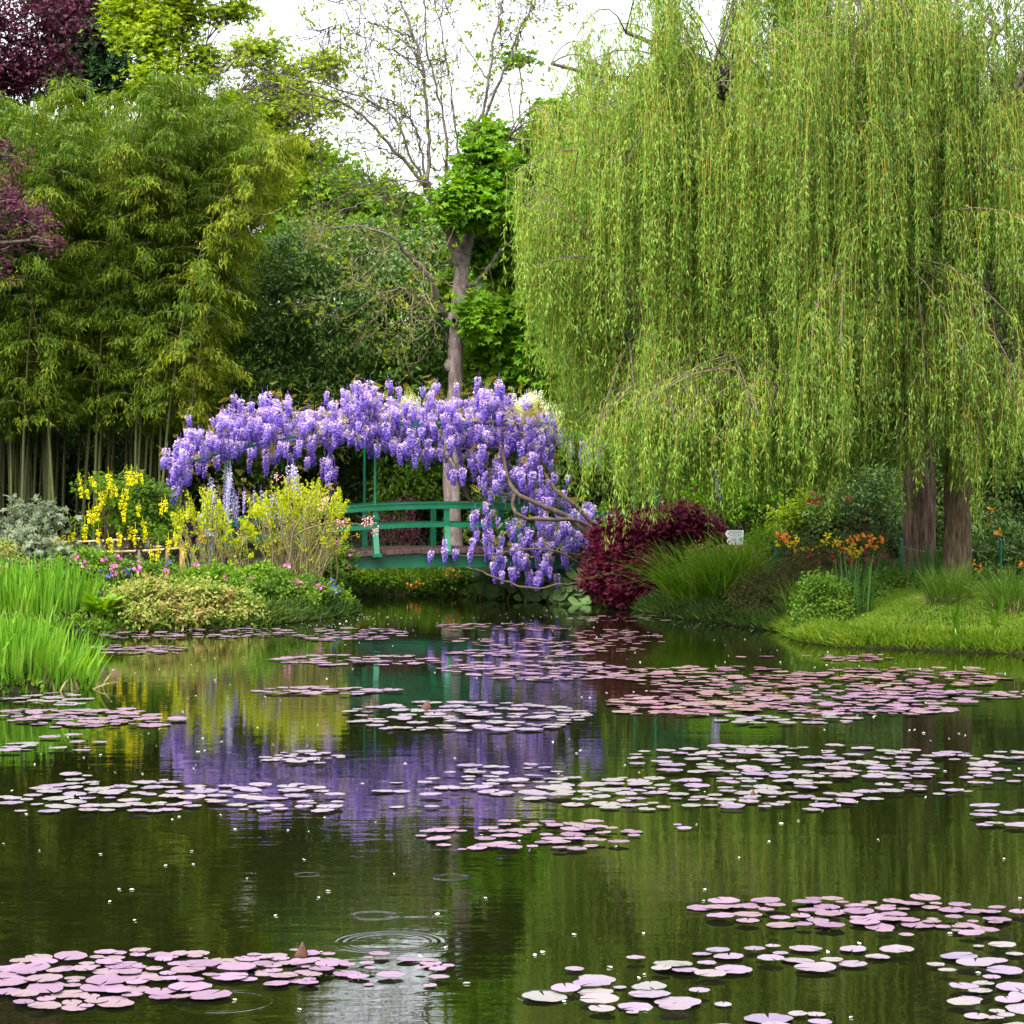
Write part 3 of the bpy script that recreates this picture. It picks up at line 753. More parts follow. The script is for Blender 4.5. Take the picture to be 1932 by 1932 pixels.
def tree(name, label, cat, bs, lobes, leaf, bark, H, r0, ncl, per, spread, ls=(0.14, 0.08), tpl='oval', droop=0.25, up=0.65, group=None, lean=(0, 0), shell=0.28,
         twigs=0.35, flat=0.7, fork=0.35, back=0.45, bottom=-1.0, part='crown'):
    root = empty(name, bs, label, cat, group)
    bs = np.array(bs, float)
    mb = MB()
    top = bs + np.array([lean[0], lean[1], H])
    tr = curve(bs - np.array([0, 0, .3]), top, 12, 0, rng.uniform(-.05, .05), .03)
    rr = r0 * np.linspace(1, .25, 12) ** 0.9; rr[0] *= 1.45; rr[1] *= 1.15
    mb.tube(tr, rr, 10)
    pos, out, C = cloud(lobes, ncl, per, spread, shell, flat, back, bottom)
    for lb in lobes:
        c = np.array(lb[:3]); k = int(np.clip(fork * 11 + (11 - fork * 11) * np.clip((c[2] - bs[2]) / max(H, .1) - .35, 0, .9), 1, 11))
        s = tr[k]; L = np.linalg.norm(c - s)
        P = curve(s, c, 9, .12 * L, rng.uniform(-.1, .1), .02 * L); R = np.linspace(rr[k] * .55, rr[k] * .12 + .008, 9)
        mb.tube(P, R, 6)
        near = C[(((C - c) / np.array(lb[3:])) ** 2).sum(1) < 1.5]
        near = near[rng.random(len(near)) < twigs]
        for q in near[:60]:
            a = P[rng.integers(4, 9)]; Lq = np.linalg.norm(q - a)
            mb.tube(curve(a, q, 6, .1 * Lq, rng.uniform(-.15, .15), .02 * Lq), np.linspace(rr[k] * .16 + .006, .006, 6), 4)
    mb.build('trunk', bark, root)
    ax, upv = leaf_axes(out, droop=droop, up=up)
    l = ls[0] * rng.uniform(.65, 1.2, len(pos)); w = ls[1] * rng.uniform(.7, 1.2, len(pos))
    MB().leaves(pos, ax, upv, l, w, tpl).build(part, leaf, root)
    return root

def shrub(name, label, cat, bs, lobes, leaf, stem, ncl, per, spread, ls=(0.08, 0.045), tpl='oval', droop=0.2, up=0.6, stems=9, sr=0.014, group=None, shell=0.3, flat=0.8,
          back=0.5, bottom=-0.6, flowers=None):
    root = empty(name, bs, label, cat, group); bs = np.array(bs, float)
    pos, out, C = cloud(lobes, ncl, per, spread, shell, flat, back, bottom)
    pos[:, 2] = np.maximum(pos[:, 2], np.maximum(0.03, height(pos[:, 0], pos[:, 1])) + .01)
    if stems:
        mb = MB()
        for q in C[rng.choice(len(C), min(stems, len(C)), replace=False)]:
            a = bs + np.array([rng.normal() * .08, rng.normal() * .08, -.05]); L = np.linalg.norm(q - a)
            mb.tube(curve(a, q, 8, .1 * L, rng.uniform(-.12, .12), .02 * L), np.linspace(sr, sr * .3, 8), 5)
        mb.build('stem', stem, root)
    ax, upv = leaf_axes(out, droop=droop, up=up)
    l = ls[0] * rng.uniform(.6, 1.25, len(pos)); w = ls[1] * rng.uniform(.7, 1.2, len(pos))
    MB().leaves(pos, ax, upv, l, w, tpl).build('foliage', leaf, root)
    if flowers:
        for (nm, mat, nfl, r, pet, area) in flowers:
            sel = C[rng.choice(len(C), min(nfl, len(C)), replace=False)] if area is None else area
            for c in sel:
                c = c + np.array([rng.normal() * .03, -abs(rng.normal()) * .08 - .05, abs(rng.normal()) * .05 + .03])
                n = pet; p = c + rand_unit(n) * r * .35
                MB().leaves(p, norm(p - c), rand_unit(n), r * rng.uniform(.7, 1.1, n), r * .75, 'oval').build(nm, mat, root)
    return root

def blades(n, cx, cy, rx, ry, h, w, lean=0.25, curl=0.3, seg=5, wind=(0, 0), ground=True, tipdrop=0.0):
    """strap leaves rising from a patch; returns V, Q"""
    a = rng.uniform(0, 2 * math.pi, n); r = np.sqrt(rng.random(n))
    x = cx + rx * r * np.cos(a); y = cy + ry * r * np.sin(a)
    z = np.maximum(height(x, y), -.02) - .03 if ground else np.zeros(n)
    H = h * rng.uniform(.55, 1.1, n); Wd = w * rng.uniform(.7, 1.2, n)
    th = np.where(rng.random(n) < .6, a + rng.normal(size=n) * .8, rng.uniform(0, 2 * math.pi, n))
    ln = np.abs(rng.normal(size=n)) * lean + .05
    dx = np.cos(th) * ln + wind[0]; dy = np.sin(th) * ln + wind[1]
    t = np.linspace(0, 1, seg)
    cv = curl * rng.uniform(0.2, 1.4, n)
    off = (t[None] * 1.0 + cv[:, None] * t[None] ** 2.5)
    X = x[:, None] + dx[:, None] * H[:, None] * off; Y = y[:, None] + dy[:, None] * H[:, None] * off
    Z = z[:, None] + H[:, None] * (t[None] - (cv * (ln + abs(wind[0]) + abs(wind[1])))[:, None] * .55 * t[None] ** 3 - tipdrop * t[None] ** 4)
    fa = rng.uniform(0, math.pi, n)
    wt = np.array([.8, 1, .9, .6, .06])[:seg] if seg == 5 else np.linspace(1, .08, seg)
    sx = np.cos(fa)[:, None] * Wd[:, None] * wt[None] / 2; sy = np.sin(fa)[:, None] * Wd[:, None] * wt[None] / 2
    A = np.stack([X - sx, Y - sy, Z], -1); B = np.stack([X + sx, Y + sy, Z], -1)
    V = np.stack([A, B], 2)                                  # n, seg, 2, 3
    idx = np.arange(n * seg * 2).reshape(n, seg, 2)
    Q = np.stack([idx[:, :-1, 0], idx[:, :-1, 1], idx[:, 1:, 1], idx[:, 1:, 0]], -1).reshape(-1, 4)
    return V.reshape(-1, 3), Q

def tuft(name, label, cat, u, d, n, r, h, w, mat, lean=.3, curl=.5, ry=None, group=None, wind=(0, 0), dy=0, tipdrop=0.0, dead=0):
    b = base(u, d, dy); root = empty(name, b, label, cat, group)
    V, Q = blades(n, b[0], b[1], r, ry or r, h, w, lean, curl, wind=wind, tipdrop=tipdrop)
    MB().add(V, Q, True).build('blades', mat, root)
    if dead:
        V, Q = blades(dead, b[0], b[1], r * 1.05, (ry or r) * 1.05, h * .35, w, lean * 2, .9)
        MB().add(V, Q, True).build('dead_blades', M['pale_twig'], root)
    return root

# ---------------- weeping willows
def willow(label, bs, trunk_pts, r0, limbs, tress, leaf, seed, bark=None):
    global rng
    rng = np.random.default_rng(seed)
    root = empty('weeping_willow', bs, label, 'tree')
    mb = MB(); P = poly(trunk_pts, 22); R = np.interp(np.linspace(0, 1, 22), [0, .08, .3, 1], [r0 * 1.2, r0 * 1.05, r0, r0 * .62])
    mb.tube(P, R, 48)
    V = mb.V[0].reshape(22, 48, 3); th = np.arange(48)[None] * 2 * math.pi / 48; zz = np.arange(22)[:, None]
    rid = np.sin(9 * th + .5 * np.sin(zz * .6) + 1.2 * np.sin(2 * th + zz * .25)) * .5 + np.sin(15 * th + .8 * np.sin(zz * .9 + 2 * th)) * .5
    V += (V - P[:, None, :]) * (rid * (.07 if bark is None else .035))[:, :, None]
    mb.V[0] += rng.normal(size=mb.V[0].shape) * .012
    mb.build('trunk', bark or M['willow_bark'], root)
    lm = MB(); nodes = []
    for pts, ra, rb in limbs:
        q = poly(pts, 18); lm.tube(q, np.linspace(ra, rb, 18), 7); nodes.append(q[4:])
    nodes = np.concatenate(nodes)
    S, LEN, TR = [], [], []
    tw = []
    for (c, ln, ns, sp) in tress:
        c = np.array(c); nd = np.argsort(np.linalg.norm(nodes - c, axis=1)); j = nd[rng.integers(0, 9)]
        a = nodes[j]; L = np.linalg.norm(c - a)
        P = curve(a, c, 7, .18 * L, rng.uniform(-.15, .15)); tw.append(P)
        TR.append(len(tw))
        outd = norm(np.array([c[0] - a[0], c[1] - a[1], 0]) + rng.normal(size=3) * .1 * np.array([1, 1, 0]))
        t0 = rng.uniform(.45, 1, ns)
        k = np.clip((t0 * 6).astype(int), 0, 5); f = (t0 * 6 - k)[:, None]
        st = P[k] * (1 - f) + P[np.minimum(k + 1, 6)] * f + rng.normal(size=(ns, 3)) * sp * .3 * np.array([1, 1, .3])
        di = norm(outd[None] + rng.normal(size=(ns, 3)) * .7 * np.array([1, 1, 0]))
        l = ln * rng.uniform(.45, 1.1, ns); reach = np.minimum(.35, l * .18) * rng.uniform(.3, 1.5, ns)
        t = np.linspace(0, 1, 9)
        hor = (1 - np.exp(-t * 5))[None] * reach[:, None]
        z = -(np.maximum(0, t - .04) ** 1.0)[None] * l[:, None] + (np.sin(np.clip(t * 9, 0, math.pi)) * .05)[None] * l[:, None].clip(0, 1.5)
        pp = st[:, None, :] + di[:, None, :] * hor[:, :, None]
        pp[:, :, 2] += z
        pp[:, :, :2] += np.cumsum(rng.normal(size=(ns, 9, 2)), 1) * .012
        S.append(pp); LEN.append(l)
    tw = np.array(tw); lm.tubes(tw, np.broadcast_to(np.linspace(.02, .006, 7), tw.shape[:2]), 4)
    lm.build('limb', M['bark'], root)
    S = np.concatenate(S); LEN = np.concatenate(LEN)
    MB().tubes(S, np.broadcast_to(np.linspace(.0045, .002, 9), S.shape[:2]), 3).build('withe', M['willow_twig'], root)
    # leaves along every strand
    per = np.maximum(6, (LEN * 25)).astype(int); tot = per.sum()
    sid = np.repeat(np.arange(len(S)), per)
    t = rng.random(tot) ** .85 * 8; k = np.minimum(t.astype(int), 7); f = (t - k)[:, None]
    pos = S[sid, k] * (1 - f) + S[sid, k + 1] * f
    h = rng.normal(size=(tot, 3)); h[:, 2] = 0; h = norm(h)
    tuft_ = np.sin(t * 5.5 + sid * 1.7) * .5 + .5                       # side shoots: leaves come in loose tufts
    h = norm(h + np.array([0, -.25, 0]))
    ax = norm(h * (rng.uniform(.25, .8, tot) + .7 * tuft_ * rng.random(tot))[:, None] + np.array([0, 0, -1.0]))
    ax[:, 2] += (rng.random(tot) < .12) * 1.1
    pos = pos + h * (.07 * tuft_ * rng.random(tot))[:, None]
    upv = norm(h + rand_unit(tot) * .6 + np.array([0, 0, .35]))
    MB().leaves(pos + h * .012, ax, upv, .125 * rng.uniform(.6, 1.3, tot), .026 * rng.uniform(.7, 1.2, tot), 'lance').build('leaves', leaf, root)
    return root

def zfloor(u, rg):
    """lower ends of the curtain (survey units) along u"""
    us = [910, 965, 1010, 1045, 1075, 1160, 1180, 1200, 1300, 1400, 1480, 1560, 1640, 1700, 1760, 1850, 1900, 2100]
    vs = [480, 570, 630, 760, 940, 985, 1065, 985, 960, 985, 945, 975, 900, 985, 880, 1000, 930, 930]
    return np.interp(u, us, vs) + rg.normal() * 14

def make_tresses(rg, n, urange, drange, vtop, lmin, lmax, ns=(13, 23), gap=None, div=11):
    T = []
    cen = [(rg.uniform(*urange), rg.uniform(*drange), rg.random()) for _ in range(max(14, n // div))]   # boughs: tresses hang from them in bundles
    while len(T) < n:
        cu, cdp, cf = cen[rg.integers(len(cen))]
        u = cu + rg.normal() * 22; d = cdp + rg.normal() * .35
        if not urange[0] <= u <= urange[1]: continue
        vt = vtop(u); vf = zfloor(u, rg)
        v0 = vt + (max(vt + 60, vf - 150) - vt) * np.clip(cf + rg.normal() * .10 + abs(u - cu) / 300, 0, 1)
        if gap is not None and rg.random() < gap(u, v0): continue
        c = W(u, v0, d); zf = W(u, vf, d)[2]
        l = min(rg.uniform(lmin, lmax), max(.5, (c[2] - zf) / 1.05))
        T.append((c, l, int(rg.integers(*ns)), .26))
    # a fringe that reaches the lower edge
    for _ in range(int(n * .28)):
        u = rg.uniform(*urange); d = rg.uniform(drange[0], (drange[0] + drange[1]) / 2)
        zf = W(u, zfloor(u, rg) , d)[2]; l = rg.uniform(1.0, 2.6)
        c = W(u, 0, d); c[2] = zf + l
        if gap is not None and rg.random() < gap(u, UH - (c[2] - CAMH) * F / d): continue
        T.append((c, l / 1.08, int(rg.integers(6, 12)), .3))
    return T

def willows():
    rg = np.random.default_rng(3)
    # rear tree: broad leaning trunk, its crown fills the middle of the right half
    b = base(1730, 49.5); g = b[2]; x, y = b[0], b[1]
    top = np.array([x - .9, y - .8, g + 6.0])
    limbs = []
    for (u, v, d, r) in ((1500, 120, 46, .2), (1330, 170, 44.5, .17), (1180, 60, 46, .17), (1040, 120, 47, .14), (1240, 420, 44, .13), (1560, 480, 43.5, .13), (1080, 380, 45, .12), (1420, -40, 47, .16),
                         (1300, -150, 46, .14), (1620, -120, 47, .15), (1270, 720, 43.2, .07), (1480, 745, 42.8, .07), (960, 260, 47, .08), (1700, 250, 45, .12), (1180, 640, 44.5, .07)):
        e = W(u, v, d); m = top * .5 + e * .5; m[2] = max(m[2], top[2] * .3 + e[2] * .7) + .5
        s = top if v < 500 else np.array([x - .6, y - .5, g + 4.2])
        limbs.append(([s, s * .6 + m * .4 + np.array([0, 0, .3]), m, e], r, r * .25))
    vt = lambda u: np.interp(u, [920, 950, 1010, 1075, 1130, 1200, 1300, 1700], [330, 240, 150, 60, -20, -110, -160, -190])
    def gap(u, v):
        p = 0.0
        if u < 1010 and v > 420: p = .75
        if 1580 < u and v > 250: p = max(p, .45)
        return p
    tr = make_tresses(rg, 300, (955, 1720), (41.8, 48.5), vt, 1.6, 4.2, gap=gap)
    # bright upper tier that hangs forward
    for _ in range(75):
        u = rg.choice([1250, 1380, 1480, 1600, 1660, 1140]) + rg.normal() * 45; v = rg.uniform(60, 330); tr.append((W(u, v, rg.uniform(41.2, 42.6)), rg.uniform(1.8, 4.2), 11, .4))
    for (uc, vc, ru, n) in ((1210, 770, 90, 30), (1480, 750, 110, 34), (1300, 760, 60, 12)):
        for _ in range(n):
            u = uc + rg.normal() * ru * .6; v = vc + rg.uniform(-20, 45) + abs(u - uc) * .35; tr.append((W(u, v, rg.uniform(41, 42)), rg.uniform(.8, 1.9), 10, .35))
    willow('broad weeping willow on the leaning, deeply furrowed left trunk, its curtain reaching to the bridge', b,
           [b - (0, 0, .3), b + (.05, 0, 1.2), b + (.0, -.1, 3.0), (top + b + (0, 0, 3)) / 2 + (.25, .1, 0), top], .33, limbs, tr, M['willow_leaf'], 11)
    # front tree: straight trunk at the lawn's edge
    b = base(1806, 45.0); g = b[2]; x, y = b[0], b[1]
    top = np.array([x - .1, y + .1, g + 7.0])
    limbs = []
    for (u, v, d, r) in ((1650, 60, 43.5, .15), (1500, 330, 41.8, .13), (1760, -80, 44, .16), (1900, 40, 46, .17), (2050, 120, 45, .16), (2000, 400, 43.5, .13), (1850, 330, 42.5, .12), (1650, 500, 42, .1),
                         (1900, 560, 46.5, .13), (2150, 0, 45, .14), (1560, -60, 43, .13), (1930, 720, 43, .07)):
        e = W(u, v, d); m = top * .5 + e * .5; m[2] = max(m[2], top[2] * .3 + e[2] * .7) + .4
        limbs.append(([top, top * .6 + m * .4 + np.array([0, 0, .3]), m, e], r, r * .25))
    vt2 = lambda u: np.interp(u, [1400, 1550, 1700, 2200], [280, 60, -60, -120])
    def gap2(u, v):
        p = .2
        if 1860 < u < 1895 and 440 < v < 600: p = .8
        if u > 1760 and v > 520: p = .4
        if 1690 < u < 1760 and v > 300: p = .35
        return p
    tr = make_tresses(rg, 250, (1470, 2130), (40.6, 47.5), vt2, 1.5, 3.8, gap=gap2, div=5)
    for _ in range(60):
        u = rg.choice([1640, 1560, 1700, 1660]) + rg.normal() * 40; v = rg.uniform(-20, 400); tr.append((W(u, v, rg.uniform(40.6, 42)), rg.uniform(1.8, 4.0), 11, .4))
    for _ in range(34):
        tr.append((W(rg.uniform(1760, 1990), rg.uniform(-90, 330), rg.uniform(41.5, 44)), rg.uniform(1.8, 3.8), 15, .3))
    for (u, v) in ((1850, 830), (1862, 860), (1908, 760), (1915, 800), (1690, 840), (1700, 800), (1755, 850)):
        tr.append((W(u, v, 42), 1.6, 9, .25))
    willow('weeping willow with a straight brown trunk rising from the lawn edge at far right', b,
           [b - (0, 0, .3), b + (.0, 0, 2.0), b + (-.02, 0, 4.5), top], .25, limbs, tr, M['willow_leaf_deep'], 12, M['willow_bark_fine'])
willows()
rng = np.random.default_rng(21)

# ---------------- bamboo grove, every stalk on its own
def bamboo_proto(seed, leafmat):
    global rng
    rng = np.random.default_rng(seed)
    root = empty('bamboo_stalk', (0, 0, 0), 'tall bamboo stalk with feathery drooping leaves in the dense grove on the left bank', 'bamboo', 'bamboo stalks of the grove')
    H = 11.0
    t = np.linspace(0, 1, 26); az = rng.uniform(-.5, .5)
    bend = .04 * t + .20 * t ** 3.2
    P = np.stack([np.cos(az) * bend * H * .8, np.sin(az) * bend * H * .8, H * (t - .1 * t ** 6)], 1)
    R = np.where(np.arange(26) % 2 == 0, .041, .036) * (1 - t * .9)
    MB().tube(P, R, 7).build('culm', M['bamboo_culm'], root)
    br = MB(); pos, out = [], []
    for z in np.linspace(.31, .995, 40):
        i = z * 25; k = min(int(i), 24); c = P[k] * (1 - i + k) + P[k + 1] * (i - k)
        for _ in range(rng.integers(2, 4)):
            a = rng.uniform(0, 2 * math.pi); L = rng.uniform(.5, 1.5) * (1.15 - .55 * z) * (0.6 if z < .42 else 1)
            d = np.array([math.cos(a), math.sin(a), rng.uniform(.15, .7)]); e = c + norm(d) * L
            tt = np.linspace(0, 1, 6)[:, None]; Q = c + (e - c) * tt; Q[:, 2] -= (tt[:, 0] ** 2.2) * L * .55
            br.tubes(Q[None], np.linspace(.007, .003, 6)[None], 3)
            n = int(62 * L) + 16
            u = rng.uniform(.2, 1.05, n) ** .8 * 5; kk = np.minimum(u.astype(int), 4); f = (u - kk)[:, None]
            pos.append(Q[kk] * (1 - f) + Q[kk + 1] * f + rng.normal(size=(n, 3)) * np.array([.085, .085, .05])); out.append(np.repeat(norm(d)[None], n, 0))
    br.build('branch', M['pale_twig'], root)
    pos = np.concatenate(pos); out = np.concatenate(out); n = len(pos)
    ax = norm(out * .5 + rand_unit(n) * .55 + np.array([0, 0, -.75])); upv = norm(rand_unit(n) * .5 + np.array([0, 0, .8]) + out * .4)
    MB().leaves(pos, ax, upv, .18 * rng.uniform(.65, 1.2, n), .030 * rng.uniform(.7, 1.2, n), 'lance').build('foliage', leafmat, root)
    return root

def bamboo_grove():
    protos = [bamboo_proto(100 + i, M['bamboo_leaf'] if i < 5 else M['bamboo_leaf_young']) for i in range(7)]
    used = set()
    rg = np.random.default_rng(5)
    htop = lambda u: np.interp(u, [-150, 0, 130, 250, 350, 450, 520], [200, 190, 135, 115, 215, 330, 400])
    spots = []
    for i in range(122):
        d = rg.uniform(54.2, 61.5); u = rg.uniform(-170, 350 if d > 56 else 330)
        spots.append((u, d))
    spots.sort(key=lambda s: s[1])
    for i, (u, d) in enumerate(spots):
        p = int(rg.integers(0, 5)) if (u < 300 and rg.random() < .75) else int(rg.integers(3, 7))
        o = protos[p] if p not in used else copy_tree(protos[p]); used.add(p)
        b = base(u, d); h = W(u, htop(u + 20) + rg.uniform(-15, 120), d)[2] - b[2]
        k = h / 10.4
        o.location = b; o.scale = (k * rg.uniform(.95, 1.15), k * rg.uniform(.95, 1.15), k)
        o.rotation_euler.z = rg.uniform(-.9, .9) if u > 150 else rg.uniform(0, 6.28)
        o.rotation_euler.y = rg.normal() * .025 + (0.05 if u > 300 else 0)
    for p in range(7):
        if p not in used: protos[p].location = base(100, 58)
bamboo_grove()
rng = np.random.default_rng(22)

# ---------------- the ash with bare, budding branches
def ash():
    d0 = 57.0; b = base(855, d0)
    root = empty('ash_tree', b, 'tall grey-trunked tree behind the bridge with nearly bare budding branches against the sky', 'tree')
    tr = MB()
    T = [W(u, v, d0) for u, v in ((855, 1040), (853, 960), (852, 860), (858, 760), (860, 660), (867, 560), (872, 500))]
    P = poly(T, 24); P[0, 2] = b[2] - .3
    tr.tube(P, np.interp(np.linspace(0, 1, 24), [0, .06, .5, 1], [.33, .215, .185, .165]), 14)
    tr.V[0] += rng.normal(size=tr.V[0].shape) * .014
    for (u, v, r) in ((848, 690, .13), (850, 600, .12)):
        tr.ball(W(u, v, d0 - .05), r, 12, 9, squash=(1.0, .9, 1.2))
    c = W(857, 606, d0 - .22); th = np.linspace(0, 2 * math.pi, 15)
    tr.tube(np.stack([c[0] + .075 * np.cos(th), np.full(15, c[1]) - .03, c[2] + .085 * np.sin(th)], 1), [.032] * 15, 6)
    tr.build('trunk', M['ash_bark'], root)
    kh = MB(); kh.ball(c + (0, .0, 0), .06, 10, 7, squash=(1, .4, 1.1)); kh.build('knot_hole', M['soil'], root)
    lm = MB(); paths = []
    def limb(pts, ra, rb, dd=0.0, ds=0.0, n=26, tw=1.0, wob=.02):
        k = len(pts); P = poly([W(u, v, d0 + ds + dd * i / max(1, k - 1)) for i, (u, v) in enumerate(pts)], n)
        P[1:-1] += rng.normal(size=(n - 2, 3)) * wob
        ra, rb = (ra, rb) if ra > .14 else (ra * .68, rb * .6); lm.tube(P, np.linspace(ra, rb, n) * rng.uniform(.92, 1.08, n), 7); paths.append((P, ra, rb, tw)); return P
    limb([(872, 505), (856, 455), (838, 412), (818, 378), (804, 350), (798, 335)], .165, .10, -.5, tw=.1)
    limb([(872, 505), (882, 455), (886, 425), (893, 370), (897, 310)], .155, .085, .5, tw=.1)
    limb([(800, 345), (731, 269), (671, 209), (590, 178), (506, 155), (440, 146)], .07, .012, -2.0, -.5)
    limb([(802, 340), (778, 303), (741, 219), (691, 188), (617, 162), (522, 138), (460, 110)], .06, .012, -.6, -.4)
    limb([(803, 338), (786, 250), (750, 200), (690, 175), (600, 172)], .05, .012, 1.0, -.3)
    limb([(804, 345), (809, 300), (808, 236), (798, 135), (778, 61), (755, 0), (735, -70)], .085, .03, .4, -.5)
    limb([(815, 372), (842, 330), (839, 236), (819, 151), (805, 90), (800, 0), (805, -60)], .06, .02, -.8, -.3)
    limb([(806, 345), (745, 340), (690, 352), (640, 372), (600, 388)], .035, .008, -1.4, -.6)
    limb([(815, 368), (757, 365), (690, 382), (640, 400), (590, 430)], .035, .008, -1.8, -.6)
    limb([(782, 318), (717, 278), (655, 268), (585, 256)], .032, .008, -1.0, -.5)
    limb([(895, 330), (893, 256), (912, 209), (923, 141), (938, 50), (950, 0), (958, -60)], .075, .03, .4, .5)
    limb([(895, 330), (906, 249), (940, 160), (962, 110), (980, 61), (1007, 0), (1030, -60)], .07, .025, -.4, .5)
    limb([(893, 340), (866, 287), (858, 220), (846, 130), (830, 50), (816, -20)], .045, .018, .8, .5)
    limb([(897, 315), (955, 262), (1010, 215), (1060, 190)], .04, .01, .5, .5)
    limb([(922, 150), (880, 90), (850, 30), (830, -20)], .03, .01, .6, .7)
    limb([(798, 135), (740, 95), (690, 70), (640, 62), (590, 85)], .03, .008, -1.0, -.2)
    limb([(780, 70), (720, 50), (660, 40), (610, 55)], .026, .008, -.6, -.1)
    limb([(790, 100), (740, 60), (700, 20), (660, -10)], .026, .008, .8, -.1)
    limb([(925, 130), (960, 70), (1000, 30), (1050, 10)], .026, .008, .6, .7)
    limb([(842, 598), (825, 572), (819, 539), (795, 505), (758, 468), (741, 448), (691, 431), (644, 427), (570, 444)], .115, .02, -2.2, -.05, tw=.5)
    limb([(826, 575), (790, 555), (755, 545), (715, 555), (670, 590)], .05, .01, -1.6, -.3, tw=.7)
    limb([(755, 466), (720, 470), (690, 480), (660, 492)], .03, .008, -.6, -1.3, tw=.7)
    limb([(848, 655), (835, 620), (805, 600), (770, 598), (735, 612)], .035, .008, -.8, -.2, tw=.7)
    limb([(875, 545), (900, 532), (926, 498), (953, 464), (985, 440)], .09, .04, -1.2, .1, tw=.2)
    # fine twigs
    TW, B = [], []
    def twig(p, d, L, r, depth):
        n = 8; t = np.linspace(0, 1, n)[:, None]
        hook = rng.uniform(-.1, .5)
        Q = p + d * L * t; Q[:, 2] += L * (-.42 * (t[:, 0] * (1 - t[:, 0])) * 1.8 + hook * t[:, 0] ** 3)
        Q += np.cumsum(rng.normal(size=(n, 3)), 0) * L * .018; Q[0] = p
        TW.append((Q, r))
        if depth > 0:
            for _ in range(rng.integers(2, 5)):
                k = rng.integers(2, 8); dd = norm(d + rng.normal(size=3) * .7 + np.array([0, 0, .1]))
                twig(Q[k], dd, L * rng.uniform(.4, .75), r * .62, depth - 1)
        elif rng.random() < .62: B.append(Q[-1])
    for P, ra, rb, tw in paths:
        L = np.linalg.norm(np.diff(P, axis=0), axis=1).sum(); n = int(L * 5.6 * tw)
        for _ in range(n):
            k = int(rng.integers(3, len(P))); tan = norm(P[min(k + 1, len(P) - 1)] - P[k - 1])
            d = norm(tan * .7 + rng.normal(size=3) * .75 + np.array([0, -.1, -.05]))
            twig(P[k], d, rng.uniform(.6, 1.7) * (1.1 - .3 * k / len(P)), .013, 2 if rng.random() < .45 else 1)
    lm.build('limb', M['ash_limb'], root)
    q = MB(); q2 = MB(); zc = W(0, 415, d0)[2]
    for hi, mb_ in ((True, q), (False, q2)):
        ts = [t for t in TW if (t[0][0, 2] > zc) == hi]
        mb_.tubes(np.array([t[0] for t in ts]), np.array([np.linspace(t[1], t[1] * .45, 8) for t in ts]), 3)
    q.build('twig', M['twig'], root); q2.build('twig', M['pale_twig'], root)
    B = np.array(B); B = B[rng.random(len(B)) < .55]; n = len(B)
    pos = np.repeat(B, 5, 0) + rng.normal(size=(n * 5, 3)) * .03; ax = norm(rand_unit(n * 5) + np.array([0, 0, .4]))
    MB().leaves(pos, ax, rand_unit(n * 5), .13 * rng.uniform(.5, 1.1, n * 5), .06, 'oval').build('bud', M['lime_leaf'], root)
ash()
# ---------------- trees round the pond
tree('maple', 'fresh bright green maple crowding the grey trunk behind the bridge on its right', 'tree', base(985, 59.0),
     [lobe(905, 315, 56.6, 50, 50), lobe(900, 385, 56.3, 65, 50), lobe(862, 385, 56.0, 34, 40), lobe(925, 270, 57, 35, 35), lobe(905, 600, 56.5, 35, 40), lobe(1030, 620, 57, 50, 70), lobe(1045, 690, 57, 45, 60), lobe(975, 430, 58, 60, 70), lobe(868, 395, 56.4, 30, 35), lobe(900, 475, 58.3, 55, 50), lobe(985, 530, 58.6, 60, 70),
      lobe(945, 610, 57.6, 75, 50), lobe(1000, 680, 57.4, 80, 65), lobe(930, 680, 57.8, 45, 45), lobe(1010, 760, 58, 70, 45), lobe(1010, 330, 60, 60, 80), lobe(1040, 240, 60, 45, 45), lobe(975, 112, 60, 28, 14), lobe(960, 160, 60, 20, 10),
      lobe(1090, 500, 60, 80, 120), lobe(1100, 720, 60, 80, 100), lobe(845, 540, 58.4, 18, 30), lobe(835, 570, 58.6, 22, 30)],
     M['maple_leaf'], M['bark'], 9.0, .16, 1050, 30, .17, (.17, .16), 'palm', up=.8, shell=.3, twigs=.2)
tree('laurel_tree', 'dark glossy evergreen tree filling the gap between the bamboo and the grey trunk', 'tree', base(640, 61.5),
     [lobe(640, 610, 61, 190, 150), lobe(520, 640, 60.5, 110, 130), lobe(760, 620, 60.5, 110, 120), lobe(600, 490, 61.5, 110, 80), lobe(700, 500, 61.5, 100, 80), lobe(560, 780, 60, 140, 90), lobe(740, 760, 60, 130, 90),
      lobe(860, 700, 61.5, 60, 120), lobe(480, 800, 60, 70, 110), lobe(800, 480, 62, 70, 50)],
     M['laurel_leaf'], M['bark'], 6.5, .2, 1250, 34, .2, (.16, .07), 'oval', droop=.45, up=.6, shell=.22, twigs=.1)
tree('chestnut_tree', 'leafy bright green tree behind the dark evergreen, just below the sky gap', 'tree', base(600, 78),
     [lobe(560, 380, 77, 90, 70), lobe(650, 400, 77, 90, 60), lobe(610, 320, 78, 60, 45), lobe(500, 350, 78, 70, 70), lobe(740, 420, 78, 80, 55), lobe(700, 370, 79, 60, 30), lobe(830, 440, 78, 70, 60), lobe(640, 480, 76, 160, 70)],
     M['mid_leaf'], M['bark'], 10, .22, 620, 30, .3, (.22, .15), 'trio', up=.75, twigs=.15)
